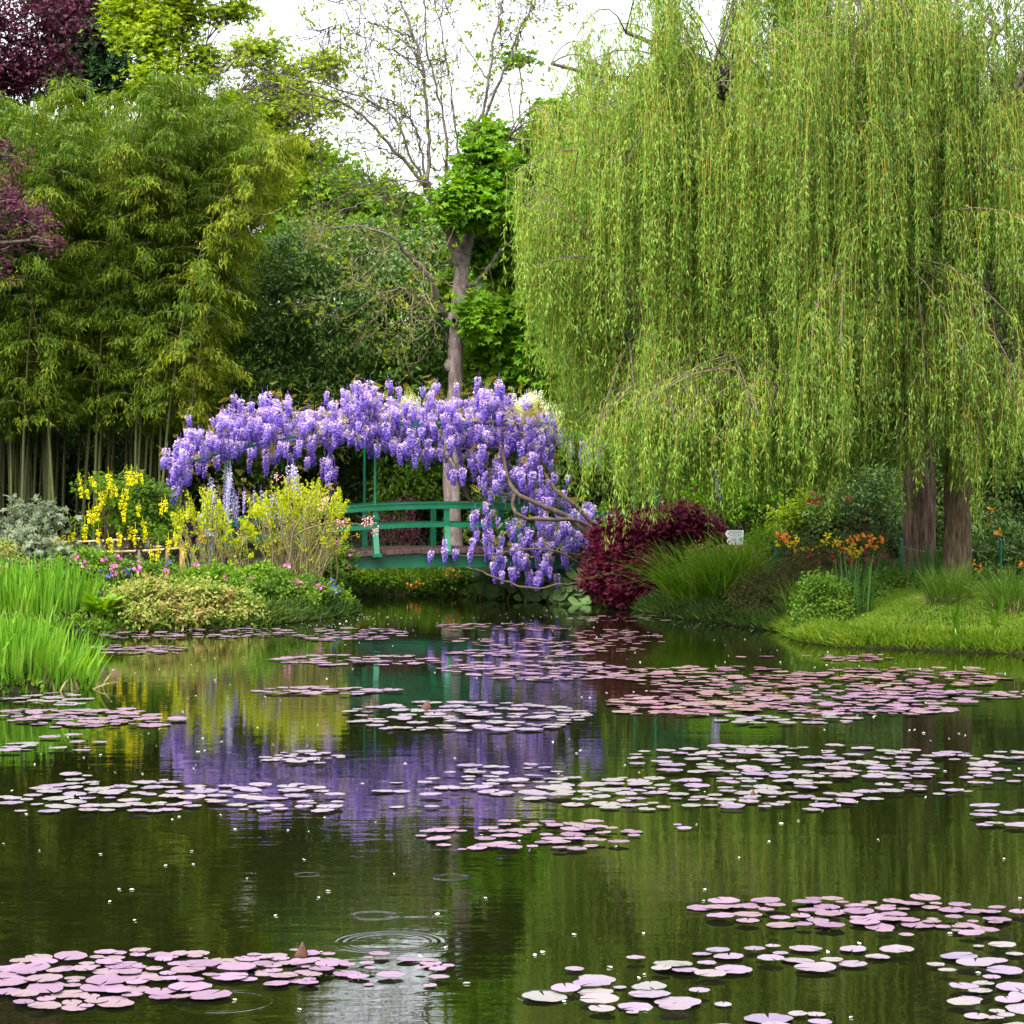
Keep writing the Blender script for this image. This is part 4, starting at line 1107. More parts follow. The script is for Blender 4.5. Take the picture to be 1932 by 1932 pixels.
tree('field_maple', 'lime-green spring tree with an open forked crown above the bamboo', 'tree', base(322, 69),
     [lobe(290, 60, 68, 50, 60), lobe(350, 20, 69, 60, 60), lobe(300, 150, 67.5, 60, 55), lobe(240, 30, 69, 45, 60), lobe(380, 120, 69, 50, 40), lobe(480, 100, 67.5, 55, 35), lobe(540, 150, 67.5, 55, 40), lobe(575, 200, 67, 60, 45),
      lobe(500, 220, 67.5, 60, 45), lobe(470, 290, 67, 60, 45), lobe(560, 290, 67.5, 55, 35), lobe(430, 210, 68, 40, 40), lobe(440, 20, 69, 50, 25), lobe(610, 120, 68, 35, 30), lobe(520, 350, 67, 55, 40), lobe(330, -60, 69, 120, 50)],
     M['lime_leaf'], M['ash_limb'], 15, .2, 900, 20, .20, (.14, .12), 'palm', up=.75, twigs=.6, shell=.6, fork=.55)
tree('copper_beech', 'purple-leaved tree standing behind the bamboo in the top left corner', 'tree', base(30, 76),
     [lobe(20, 60, 75, 70, 60), lobe(100, 30, 75, 70, 50), lobe(60, 130, 75, 60, 50), lobe(10, 160, 75, 40, 60), lobe(150, -20, 76, 80, 50), lobe(-60, 60, 75, 80, 120), lobe(130, 110, 75, 35, 30)],
     M['purple_leaf'], M['bark'], 13, .25, 360, 32, .3, (.17, .12), 'trio', up=.7, twigs=.4, shell=.4)
tree('copper_beech', 'purple-leaved tree whose lower branches reach in from the left edge before the bamboo', 'tree', np.array([-12.4, 47.5, gz(-12.4, 47.5)]),
     [lobe(-60, 430, 46, 110, 60, 1.2), lobe(40, 395, 45.5, 45, 22, .6), lobe(75, 430, 45.3, 38, 20, .5), lobe(20, 350, 45.8, 32, 35, .5), lobe(8, 505, 45.5, 20, 25, .4), lobe(10, 290, 46, 32, 22, .5), lobe(-80, 260, 46.5, 80, 90, 1.2),
      lobe(-160, 350, 47.5, 110, 140, 1.8), lobe(100, 455, 45.1, 20, 14, .3), lobe(-150, 120, 47.5, 120, 120, 1.6)],
     M['purple_leaf'], M['bark'], 8.5, .22, 430, 26, .13, (.085, .055), 'trio', up=.75, twigs=.5, shell=.4, back=.8)
tree('oak_tree', 'dark green tree between the purple tree and the lime-green one at the top', 'tree', base(190, 84),
     [lobe(170, 60, 83, 80, 80), lobe(240, 20, 83, 70, 60), lobe(130, 150, 83, 70, 60), lobe(220, 140, 83, 60, 60), lobe(120, -20, 84, 70, 60), lobe(200, -60, 84, 90, 50)],
     M['deep_leaf'], M['bark'], 16, .3, 420, 30, .35, (.24, .16), 'trio', up=.7, twigs=.4, shell=.35)
# far trees beyond the garden, three kinds copied along the back
def far_trees():
    K = []
    for i, (mt, lab) in enumerate(((M['mid_leaf'], 'mid green tree in the row closing the view'), (M['deep_leaf'], 'dark green tree in the row closing the view'), (M['maple_leaf'], 'bright green tree in the row closing the view'))):
        lb = [(0, 0, 7.5, 3.2, 3.2, 3.0), (1.8, .4, 5.2, 2.6, 2.6, 2.4), (-1.9, -.3, 5.4, 2.6, 2.5, 2.6), (.3, -1.6, 4.4, 2.6, 2.2, 2.4), (-.6, .8, 9.6, 1.9, 1.9, 1.7), (-2.4, -.6, 2.8, 2.0, 1.8, 1.8), (2.2, -.8, 2.6, 2.0, 1.8, 1.8)]
        K.append((tree('background_tree', lab, 'tree', (0, 0, 0), lb, mt, M['bark'], 8, .22, 430, 26, .34, (.27, .17), 'trio', group='background trees behind the garden', up=.7, twigs=.15), lab))
    used = set()
    rg = np.random.default_rng(9)
    S = [(-120, 66, 13, 1), (60, 70, 11, 0), (250, 72, 11, 2), (420, 76, 10.5, 1), (880, 84, 10, 0), (960, 88, 11.5, 2), (740, 92, 10.5, 0), (1060, 72, 12.5, 2), (1150, 68, 13.5, 1), (1260, 74, 14.5, 0), (1370, 66, 13, 1), (1470, 76, 15.5, 2), (1560, 66, 12.5, 0),
         (1660, 72, 13.5, 1), (1760, 64, 9, 1), (1860, 74, 10, 0), (1950, 66, 12, 1), (2060, 72, 14, 0), (500, 88, 11, 0), (620, 94, 9.5, 1), (-20, 86, 14, 1), (1820, 82, 12, 2), (2180, 66, 13, 1), (-250, 74, 14, 0)]
    for (u, d, h, k) in S:
        o, lab = K[k]
        if k in used: o = copy_tree(o)
        used.add(k)
        o.location = base(u, d); s = h / 11.3; o.scale = (s * rg.uniform(1, 1.2), s, s); o.rotation_euler.z = rg.uniform(0, 6.28)
far_trees()

# ---------------- dark shrubs and hedges at the back
def hedge(label, u0, u1, d0, d1, h, mat, name='hedge', n=700, ls=(.14, .08), cat='hedge', per=30, **kw):
    p0 = base(u0, d0); p1 = base(u1, d1); L = np.linalg.norm(p1 - p0); lobes = []
    k = max(3, int(L / .9))
    for i in range(k + 1):
        c = p0 + (p1 - p0) * i / k; hh = h * rng.uniform(.82, 1.12)
        lobes.append((c[0] + rng.normal() * .15, c[1] + rng.normal() * .2, c[2] + hh * .5, .8, .8, hh * .52))
    return shrub(name, label, cat, (p0 + p1) / 2, lobes, mat, M['brown_stem'], n, per, .2, ls, 'oval', stems=26, sr=.03, shell=.25, **kw)
hedge('tall dark hedge behind the bamboo stalks on the left', -160, 470, 63.5, 63.5, 3.8, M['hedge_leaf'], n=900)
hedge('dark leafy hedge behind the bridge railings', 560, 1130, 61.5, 61, 3.2, M['hedge_leaf'], n=1000)
hedge('dark green hedge under the willow curtain behind the maroon maple', 1090, 1560, 58.5, 57, 3.2, M['hedge_leaf'], n=800)
hedge('dark hedge behind the two willow trunks', 1540, 2080, 55.5, 54.5, 3.4, M['hedge_leaf'], n=900)
hedge('low dark hedge at the back of the lawn beside the chain fence', 1815, 2060, 51.5, 51, 1.55, M['hedge_leaf'], n=330, ls=(.11, .05),
      flowers=[('flower', M['orange_petal'], 9, .09, 9, None)])
shrub('rhododendron', 'light-leaved rhododendron behind the bridge, left of the grey trunk', 'shrub', base(770, 59.3), [lobe(770, 920, 59, 75, 70), lobe(720, 970, 58.8, 50, 50), lobe(810, 880, 59, 30, 40)], M['rose_leaf'], M['brown_stem'], 130, 16, .13, (.16, .055), 'oval', up=.6, stems=14, shell=.5)
shrub('rhododendron', 'broad green rhododendron behind the bridge, right of the grey trunk', 'shrub', base(985, 58.8), [lobe(960, 970, 58.4, 70, 60), lobe(1030, 930, 58.4, 60, 70), lobe(920, 1000, 58.2, 35, 30)], M['laurel_leaf'], M['brown_stem'], 200, 18, .14, (.16, .055), 'oval', up=.6, stems=12)
shrub('barberry', 'purple-red barberry bush behind the left part of the bridge rails', 'shrub', base(735, 57.2), [lobe(735, 1000, 57.2, 50, 32), lobe(760, 960, 57.2, 28, 22), lobe(690, 1005, 57, 24, 22), lobe(765, 1010, 57, 30, 25)], M['purple_leaf'], M['brown_stem'], 130, 22, .1, (.05, .03), 'oval', stems=16)
shrub('small_shrub', 'pale green shrub behind the right half of the bridge rails', 'shrub', base(1090, 57), [lobe(1080, 1005, 57, 50, 30), lobe(1140, 1000, 57, 40, 35)], M['fresh_leaf'], M['brown_stem'], 110, 18, .12, (.11, .07), 'oval', stems=8)

# far bank under the bridge
tuft('iris_clump', 'green iris leaves on the far bank seen under the middle of the bridge', 'plant', 760, 56.6, 240, .9, .62, .026, M['sedge_leaf'], lean=.25, ry=.25)
tuft('iris_clump', 'tall grassy clump on the far bank under the bridge beside the big round leaves', 'plant', 838, 56.5, 230, .55, .75, .022, M['sedge_leaf'], lean=.3, ry=.25)
shrub('waterside_plant', 'leafy yellow-green plants on the far bank under the bridge\'s left half', 'plant', base(690, 56.6), [lobe(650, 1090, 56.5, 40, 22, .4), lobe(700, 1095, 56.5, 40, 22, .4), lobe(760, 1105, 56.4, 50, 14, .3)], M['fresh_leaf'], M['brown_stem'], 120, 18, .1, (.12, .05), 'oval', stems=0,
      flowers=[('flower', M['orange_petal'], 7, .07, 8, None)])
shrub('waterside_plant', 'mixed plants with orange flowers on the far bank under the bridge\'s right half', 'plant', base(880, 56.2), [lobe(860, 1090, 56.1, 30, 22, .3), lobe(900, 1085, 56, 35, 25, .3), lobe(815, 1110, 56.2, 50, 12, .3)], M['rose_leaf'], M['brown_stem'], 100, 16, .09, (.10, .05), 'oval', stems=0,
      flowers=[('flower', M['orange_petal'], 12, .07, 8, None)])

def big_leaves(label, spots, nleaf, R):
    b0 = base(spots[0][0], spots[0][2]); root = empty('butterbur', b0, label, 'plant')
    st = MB()
    for i in range(nleaf):
        u, v, d = spots[i % len(spots)]; c = W(u + rng.normal() * 16, v + rng.normal() * 12, d + rng.normal() * .25); r = R * rng.uniform(.6, 1.2)
        nrm = norm(np.array([rng.normal() * .3, -.7 + rng.normal() * .3, .75])); a = norm(np.cross(nrm, [rng.normal(), rng.normal() * .3, .3])); bb = np.cross(nrm, a)
        k = 14; th = np.linspace(.25, 2 * math.pi - .25, k); V = []
        for ring, rr in enumerate((0.02, .55, 1.0)):
            for j, t in enumerate(th):
                w = 1 + (.06 * math.sin(5 * t + i) if ring == 2 else 0)
                V.append(c + r * rr * w * (math.cos(t) * a + math.sin(t) * bb) + nrm * r * (.16 * (1 - rr) - .10 * rr ** 2 + .05 * math.sin(3 * t + i) * rr) * -1)
        idx = np.arange(3 * k).reshape(3, k); Q = np.stack([idx[:-1, :-1], idx[:-1, 1:], idx[1:, 1:], idx[1:, :-1]], -1).reshape(-1, 4)
        MB().add(np.array(V), Q, True).build('leaf', M['petasites_leaf'], root)
        st.tube(curve(c, np.array([c[0] + rng.normal() * .1, c[1] + .25, max(gz(c[0], c[1] + .25), -.1)]), 6, .06), [.014] * 6, 5)
    st.build('stalk', M['pale_twig'], root)
big_leaves('broad round-leaved plants on the bank under the right end of the bridge', [(915, 1085, 54.6), (945, 1105, 54.2), (985, 1092, 53.8), (1020, 1105, 53.2), (1060, 1095, 53.0), (930, 1118, 54.4), (1000, 1125, 53.2), (1085, 1105, 52.6), (960, 1088, 54.4), (1040, 1120, 52.9), (1075, 1125, 52.4)], 66, .27)
big_leaves('pale round-leaved clump low between the maroon maple and the water', [(1208, 1125, 51.6), (1230, 1098, 51.8), (1195, 1140, 51.2)], 9, .25)

# ---------------- left bank
def wand_shrub(label, bs, u0, u1, vtop, vmid, d, n, seed):
    global rng
    rng = np.random.default_rng(seed)
    root = empty('yellow_shrub', bs, label, 'shrub'); mb = MB(); pos, axs = [], []
    for i in range(n):
        u = rng.uniform(u0, u1); f = (u - (u0 + u1) / 2) / ((u1 - u0) / 2)
        v = np.interp(u, *vtop) + abs(rng.normal()) * 26 + (rng.random() < .3) * rng.uniform(10, 60)
        e = W(u, v, d + rng.normal() * .45); a = np.array(bs) + np.array([rng.normal() * .22 + f * .25, rng.normal() * .2, -.1])
        P = curve(a, e, 10, .02, f * .10 * rng.uniform(.2, 1.2) * -1, .018); mb.tube(P, np.linspace(.015, .0035, 10), 4)
        for side in range(2):
            k = rng.integers(4, 8); q = P[k] + np.array([rng.normal() * .16, rng.normal() * .14, rng.uniform(.12, .35)]); mb.tube(curve(P[k], q, 5, .02), np.linspace(.006, .003, 5), 3)
            m = 10; t = rng.uniform(.3, 1, m)[:, None]; pos.append(P[k] + (q - P[k]) * t + rng.normal(size=(m, 3)) * .02); axs.append(np.repeat(norm(q - P[k])[None], m, 0))
        m = 46; zc = W(u, vmid, d)[2]; lo = np.clip((zc - a[2]) / (e[2] - a[2]), .3, .9)
        t = (lo + (1 - lo) * rng.random(m) ** .75) * 9; k = np.minimum(t.astype(int), 8); fr = (t - k)[:, None]
        pos.append(P[k] * (1 - fr) + P[k + 1] * fr + rng.normal(size=(m, 3)) * .022); axs.append(np.repeat(norm(P[-1] - P[-3])[None], m, 0))
    mb.build('stem', M['pale_twig'], root)
    pos = np.concatenate(pos); axs = np.concatenate(axs); n = len(pos)
    MB().leaves(pos, norm(axs * .8 + rand_unit(n) * .8), norm(rand_unit(n) + np.array([0, -.4, .6])), .058 * rng.uniform(.5, 1.1, n), .032, 'oval').build('foliage', M['yellow_bud'], root)
wand_shrub('smaller yellow-budded shrub in front of the three people on the left bank', base(405, 48.3), 325, 480, ([325, 360, 395, 430, 480], [965, 915, 912, 958, 975]), 1000, 48.0, 56, 31)
wand_shrub('larger yellow-green shrub with upright budded stems beside the left end of the bridge', base(562, 49.0), 468, 660, ([468, 500, 540, 600, 640, 660], [940, 912, 898, 900, 915, 955]), 975, 48.8, 100, 32)
rng = np.random.default_rng(33)
def tamarisk():
    b = base(545, 48.2); root = empty('tamarisk', b, 'thin bare-stemmed shrub with pink flower sprays leaning towards the bridge rail', 'shrub'); mb = MB(); P0 = []
    for pts, r in (([(536, 1090), (548, 1050), (552, 1010), (560, 990), (580, 960), (600, 915)], .035), ([(552, 1015), (575, 1000), (605, 990), (640, 985), (690, 992), (706, 1003)], .02), ([(545, 1050), (530, 1000), (535, 950)], .022), ([(556, 1000), (548, 960), (545, 905), (550, 880)], .012), ([(585, 960), (600, 940), (610, 905)], .01),
                   ([(590, 1105), (612, 1070), (620, 1040)], .02)):
        P = poly([W(u, v, 48.0) for u, v in pts], 18); mb.tube(P, np.linspace(r, .004, 18), 6); P0.append(P)
    mb.build('stem', M['brown_stem'], root)
    for u, v in ((700, 985), (706, 1000), (690, 983), (648, 985), (640, 988), (608, 955), (616, 940), (522, 900)):
        c = W(u, v, 48.0); n = 26; p = c + rng.normal(size=(n, 3)) * np.array([.05, .04, .06]); MB().leaves(p, rand_unit(n), rand_unit(n), .035, .03, 'oval').build('flower_spray', M['blush_petal'], root)
tamarisk()

def raceme_mesh(mat, L, R, n, seed, psz, name='flower_raceme'):
    r = np.random.default_rng(seed)
    t = r.random(n) ** .9; rad = R * (1 - t * .8) * np.minimum(1, .45 + t * 4) * r.uniform(.75, 1.05, n); a = r.uniform(0, 2 * math.pi, n)
    o = np.stack([np.cos(a), np.sin(a), np.zeros(n)], 1); pos = o * rad[:, None] * .6 + np.stack([np.zeros(n), np.zeros(n), -L * t], 1)
    ax = norm(o + np.array([0, 0, -.35]) + r.normal(size=(n, 3)) * .35); up = norm(r.normal(size=(n, 3)) * .5 + np.array([0, 0, 1]))
    m = MB(); m.leaves(pos, ax, up, psz * r.uniform(.7, 1.2, n), psz * .9, 'oval', t=np.clip(t + .02, .02, 1))
    m.tube([(0, 0, .12), (0, 0, 0), (0, 0, -L * .9)], [.004, .004, .002], 3, 0)
    m.T[-1][:] = .9
    return m
def laburnum():
    b = base(215, 49.9); d = 49.5
    root = shrub('laburnum', 'laburnum shrub hung with bright yellow flower chains by the bamboo rail', 'shrub', b, [lobe(185, 925, d, 45, 45, .5), lobe(250, 985, d, 60, 35, .5), lobe(165, 1000, d, 55, 30, .5), lobe(300, 1010, d, 40, 25, .4), lobe(220, 950, d, 40, 40, .4)], M['fresh_leaf'], M['brown_stem'], 80, 13, .11, (.085, .06), 'trio', stems=14, sr=.02, shell=.6)
    ms = [raceme_mesh(M['laburnum_petal'], .26, .05, 46, 400 + i, .042).mesh('flower_raceme', M['laburnum_petal']) for i in range(3)]
    pts = [(149, 905), (152, 930), (170, 912), (178, 920), (163, 935), (190, 940), (200, 935), (212, 925), (218, 930), (205, 905), (248, 900), (258, 903), (265, 905), (240, 900), (238, 935), (230, 945), (182, 965), (168, 975), (175, 980), (192, 950), (160, 1000), (140, 1015), (120, 1020), (133, 1022), (95, 1020), (108, 1025), (78, 1020), (40, 1000), (22, 985), (245, 1005), (255, 1010), (270, 995), (232, 975),
           (236, 960), (305, 960), (312, 955), (352, 975), (345, 980), (330, 1020), (318, 1030), (298, 1045), (285, 1050), (350, 1035), (205, 1025), (262, 965), (275, 1015), (225, 1015), (186, 1010)]
    for i, (u, v) in enumerate(pts):
        o = link('flower_raceme', ms[i % 3], root); o.location = Vector(W(u, v - 12, d - .5 + rng.normal() * .15)) - Vector(b); o.rotation_euler = (rng.normal() * .12, rng.normal() * .12, rng.uniform(0, 6)); o.scale = [rng.uniform(.8, 1.3)] * 3
laburnum()
shrub('rose_bush', 'rounded dark green bush on bare stems between the laburnum and yellow shrubs', 'shrub', base(258, 50.6), [lobe(255, 930, 50.4, 52, 38, .6), lobe(225, 960, 50.4, 33, 30, .5), lobe(290, 955, 50.3, 36, 45, .5), lobe(262, 978, 50.2, 50, 30, .5)], M['rose_leaf'], M['brown_stem'], 190, 20, .1, (.085, .06), 'trio', up=.7, stems=26, sr=.018, bottom=-.8)
shrub('climbing_shrub', 'loose pale green shrub between the round bush and the yellow shrubs', 'shrub', base(335, 51.5), [lobe(330, 1000, 51.5, 30, 60, .4), lobe(310, 950, 51.8, 25, 40, .4)], M['fresh_leaf'], M['brown_stem'], 70, 15, .1, (.07, .05), 'oval', stems=12, flowers=[('flower', M['white_petal'], 10, .04, 7, None)])
shrub('tree_peony', 'silvery grey-green shrub with cut leaves before the bamboo at the left edge', 'shrub', base(50, 49), [lobe(55, 975, 48.8, 55, 30, .5), lobe(95, 985, 48.6, 40, 25, .4), lobe(60, 1030, 47.8, 65, 30, .5), lobe(110, 1050, 47.6, 50, 30, .5), lobe(20, 1060, 47.6, 40, 30, .4)], M['silver_leaf'], M['brown_stem'], 120, 13, .12, (.13, .11), 'palm', up=.6, stems=22, shell=.5)
shrub('spring_shrub', 'yellow and copper young-leaved shrub at the left edge above the iris', 'shrub', base(8, 47), [lobe(5, 1040, 46.8, 28, 25, .4), lobe(45, 1075, 46.2, 40, 22, .4), lobe(-40, 1060, 46.5, 50, 40, .5)], M['bronze_leaf'], M['brown_stem'], 90, 16, .08, (.07, .04), 'oval', stems=8)
def perennials():
    rows = [('green leafy perennials with magenta flowers in front of the rail fence', 175, 47.4, [lobe(150, 1065, 47.4, 55, 30, .4), lobe(200, 1075, 47.2, 45, 28, .4)], 'fresh_leaf', [('flower', M['pink_petal'], 8, .085, 9, None)]),
            ('mound of broad pale green leaves below the fence post', 240, 46.6, [lobe(235, 1085, 46.6, 50, 25, .4), lobe(290, 1085, 46.6, 45, 25, .4)], 'rose_leaf', [('flower', M['pink_petal'], 8, .085, 9, None), ('flower', M['blue_petal'], 6, .07, 7, None)]),
            ('bright green perennials in front of the smaller yellow shrub', 430, 47.6, [lobe(400, 1090, 47.4, 60, 24, .4), lobe(450, 1100, 47.3, 50, 28, .4), lobe(500, 1085, 47.4, 50, 22, .4)], 'fresh_leaf', [('flower', M['pink_petal'], 8, .085, 9, None)]),
            ('large spreading mound of fresh green leaves on the point of the left bank', 540, 47.3, [lobe(520, 1115, 47, 60, 30, .5), lobe(580, 1110, 47.6, 50, 28, .5), lobe(470, 1120, 46.6, 50, 30, .4), lobe(545, 1135, 46.8, 70, 22, .4)], 'rose_leaf', [('flower', M['pink_petal'], 6, .085, 9, None)]),
            ('light green plants with blue flowers at the tip of the left bank', 620, 49.0, [lobe(605, 1125, 48.6, 42, 26, .4), lobe(635, 1135, 48.7, 25, 22, .3)], 'fresh_leaf', [('flower', M['blue_petal'], 34, .08, 9, None)]),
            ('low plants with small blue-violet flowers at the waterline left of the bank tip', 540, 46.2, [lobe(530, 1155, 46.6, 40, 10, .25), lobe(570, 1152, 46.9, 30, 10, .25)], 'rose_leaf', [('flower', M['blue_petal'], 18, .07, 8, None)]),
            ('leafy clump at the left end of the rail fence', 110, 46.8, [lobe(100, 1085, 46.6, 45, 25, .4), lobe(60, 1100, 46, 50, 25, .4)], 'rose_leaf', [('flower', M['blue_petal'], 5, .07, 7, None)]),
            ('dark green plants under the larger yellow shrub beside the bridge end', 620, 50.2, [lobe(610, 1085, 50, 40, 22, .4), lobe(640, 1060, 51, 25, 40, .4), lobe(575, 1080, 50.4, 40, 20, .4)], 'rose_leaf', [('flower', M['pink_petal'], 6, .085, 9, None)]),
            ('green border plants along the path behind the rail fence', 250, 51.3, [lobe(200, 1050, 51.4, 70, 16, .5), lobe(300, 1050, 51.4, 60, 16, .5), lobe(130, 1050, 51.6, 50, 16, .5)], 'silver_leaf', None)]
    for lab, u, d, lb, mt, fl in rows:
        shrub('perennial_plant', lab, 'plant', base(u, d), lb, M[mt], M['brown_stem'], int(45 * len(lb)) + 40, 20, .085, (.085, .05), 'oval', stems=0, up=.7, shell=.4, flowers=fl)
perennials()
shrub('barrenwort', 'low mound of bronze and yellow-green leaves overhanging the water on the left bank', 'plant', base(310, 44.2), [lobe(245, 1140, 43.6, 42, 34, .5), lobe(300, 1130, 43.9, 60, 38, .6), lobe(260, 1165, 43.2, 50, 22, .4), lobe(450, 1155, 44.9, 45, 28, .4), lobe(370, 1132, 44.4, 60, 36, .6), lobe(430, 1140, 44.9, 45, 28, .5), lobe(330, 1160, 43.7, 70, 28, .5), lobe(400, 1165, 44.3, 60, 22, .4)], M['bronze_leaf'], M['brown_stem'], 620, 26, .08, (.095, .055), 'oval', droop=.5, stems=0, up=.75, shell=.22)
def hosta():
    b = base(193, 42.9); root = empty('hosta', b, 'broad-leaved light green hosta clump beside the iris patch', 'plant')
    n = 70; a = rng.uniform(0, 6.28, n); o = np.stack([np.cos(a), np.sin(a), rng.uniform(.15, 1.1, n)], 1)
    p = np.array(b) + np.stack([np.cos(a) * .15, np.sin(a) * .12, rng.uniform(.0, .28, n)], 1)
    MB().leaves(p, norm(o), norm(np.array([0, 0, 1.0]) + rng.normal(size=(n, 3)) * .15 - o * .2), .30 * rng.uniform(.7, 1.1, n), .15, 'oval').build('leaves', M['fresh_leaf'], root)
hosta()
tuft('iris_clump', 'nearest dense clump of bright green iris leaves rising from the water at the left edge', 'plant', 70, 31.4, 280, .82, .80, .040, M['iris_leaf'], lean=.22, curl=.35, ry=.6, dead=120)
tuft('iris_clump', 'second clump of bright iris leaves continuing the nearest one beyond the left edge', 'plant', -40, 31.0, 330, 1.0, .78, .040, M['iris_leaf'], lean=.2, curl=.25, ry=.5)
tuft('iris_clump', 'broad patch of iris leaves on the bank between the nearest clump and the hosta', 'plant', 90, 43.3, 270, .85, .92, .042, M['iris_leaf'], lean=.14, curl=.3, ry=.55)
tuft('iris_clump', 'iris leaves at the left edge behind the nearest clump', 'plant', 25, 42.6, 210, .9, .85, .042, M['iris_leaf'], lean=.14, curl=.3, ry=.5)
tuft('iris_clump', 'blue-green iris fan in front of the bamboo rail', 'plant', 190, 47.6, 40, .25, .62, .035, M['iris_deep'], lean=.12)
tuft('grass_clump', 'dark arching grass below the smaller yellow shrub', 'plant', 385, 47.5, 260, .5, .55, .018, M['sedge_leaf'], lean=.5, curl=.7)
tuft('day_lily', 'arching pale green strap leaves below the end post of the rail', 'plant', 310, 48.2, 120, .5, .5, .03, M['fresh_leaf'], lean=.5, curl=.8)

# ---------------- right bank
shrub('red_maple', 'low spreading maroon-leaved maple leaning over the water at the right end of the bridge', 'shrub', base(1235, 52.3),
      [lobe(1270, 985, 51.2, 75, 32, .9), lobe(1215, 1020, 51, 60, 40, .8), lobe(1310, 1010, 51.2, 50, 35, .7), lobe(1150, 1075, 50.6, 48, 55, .6), lobe(1240, 1070, 50.8, 60, 40, .8), lobe(1185, 1110, 50.4, 60, 32, .6), lobe(1345, 1015, 51.3, 25, 18, .4), lobe(1265, 1115, 50.6, 35, 28, .5), lobe(1160, 1010, 51, 40, 40, .5)],
      M['crimson_leaf'], M['bark'], 560, 30, .12, (.085, .07), 'palm', droop=.4, up=.7, stems=46, sr=.03, shell=.35)
tuft('grass_clump', 'big arching clump of long green grass beside the maroon maple', 'plant', 1350, 47.7, 800, .85, 1.45, .026, M['sedge_leaf'], lean=.45, curl=.8, ry=.6, wind=(-.2, -.15))
shrub('barberry', 'dense dull brown-green bush at the waterline between the grass and the lawn point', 'shrub', base(1465, 45.4), [lobe(1465, 1115, 45.2, 75, 45, .8), lobe(1420, 1140, 45.4, 45, 35, .6), lobe(1510, 1100, 45.4, 50, 40, .6), lobe(1540, 1060, 46.2, 70, 30, .6), lobe(1480, 1165, 44.4, 70, 20, .5)], M['dull_leaf'], M['brown_stem'], 520, 26, .1, (.055, .03), 'oval', stems=40, sr=.014,
      flowers=[('flower', M['red_petal'], 14, .05, 7, [W(1530 + 12 * i, 1058 + 5 * math.sin(i * 2.1), 45.4) for i in range(13)])])
shrub('low_shrub', 'low yellow-brown foliage below the direction sign', 'shrub', base(1370, 49.6), [lobe(1340, 1045, 49.5, 50, 18, .4), lobe(1395, 1050, 49.3, 50, 20, .4)], M['bronze_leaf'], M['brown_stem'], 110, 20, .08, (.05, .03), 'oval', stems=6)
shrub('yew_bush', 'rounded fine-leaved green bush right of the direction sign', 'shrub', base(1440, 50), [lobe(1445, 1015, 49.8, 42, 26, .5), lobe(1425, 1040, 49.6, 35, 24, .4)], M['fresh_leaf'], M['brown_stem'], 110, 26, .08, (.07, .015), 'lance', stems=6)
shrub('azalea', 'azalea bush with clusters of yellow flowers under the willow, left of the trunks', 'shrub', base(1590, 48.6), [lobe(1590, 1035, 48.4, 55, 28, .5), lobe(1640, 1045, 48.6, 40, 25, .5)], M['hedge_leaf'], M['brown_stem'], 120, 18, .1, (.06, .025), 'oval', stems=16,
      flowers=[('flower', M['azalea_petal'], 26, .085, 10, [W(u, v, 48) for u, v in ((1560, 1020), (1572, 1030), (1580, 1022), (1590, 1035), (1602, 1045), (1612, 1050), (1596, 1052), (1586, 1048), (1620, 1040), (1570, 1042), (1607, 1035), (1556, 1032), (1580, 1060), (1618, 1058))]),
               ('flower', M['orange_petal'], 9, .09, 9, [W(u, v, 48) for u, v in ((1606, 1022), (1612, 1024), (1620, 1020), (1632, 1030), (1645, 1022), (1652, 1036), (1660, 1028))])])
shrub('azalea', 'smaller yellow-flowered azalea next to the round fine-leaved bush', 'shrub', base(1520, 48.8), [lobe(1515, 1035, 48.6, 50, 26, .5)], M['hedge_leaf'], M['brown_stem'], 80, 18, .1, (.06, .025), 'oval', stems=12,
      flowers=[('flower', M['azalea_petal'], 18, .075, 9, [W(u, v, 48.2) for u, v in ((1488, 1032), (1496, 1040), (1505, 1030), (1510, 1045), (1520, 1042), (1530, 1038), (1538, 1048), (1500, 1052), (1462, 1028), (1515, 1055), (1545, 1040))]),
               ('flower', M['orange_petal'], 3, .11, 10, [W(1476, 1014, 48.2), W(1482, 1017, 48.2)])])
shrub('garden_shrub', 'light green twiggy shrub under the willow behind the azaleas', 'shrub', base(1650, 52), [lobe(1640, 940, 51.8, 75, 60, .9), lobe(1580, 960, 52, 55, 45, .7), lobe(1690, 1000, 52, 45, 50, .6)], M['laurel_leaf'], M['brown_stem'], 280, 20, .13, (.09, .05), 'oval', stems=26, sr=.02, shell=.4, flowers=[('flower', M['red_petal'], 6, .08, 8, [W(u, v, 50.8) for u, v in ((1535, 935), (1540, 950), (1545, 945), (1600, 950), (1528, 955))])])
shrub('climbing_shrub', 'lime-green leafy shrub under the willow above the small azalea', 'shrub', base(1520, 53), [lobe(1520, 960, 52.6, 45, 40, .5), lobe(1480, 985, 52.6, 30, 30, .4)], M['lime_leaf'], M['brown_stem'], 110, 16, .11, (.08, .05), 'oval', stems=10)  # the yellow-green is the leaf colour itself
shrub('garden_shrub', 'fresh green bush behind the maroon maple under the willow curtain', 'shrub', base(1370, 54), [lobe(1370, 950, 53.6, 70, 50, .7), lobe(1420, 930, 53.6, 50, 50, .6), lobe(1330, 920, 54, 50, 40, .6)], M['maple_leaf'], M['brown_stem'], 190, 18, .13, (.10, .06), 'oval', stems=10)
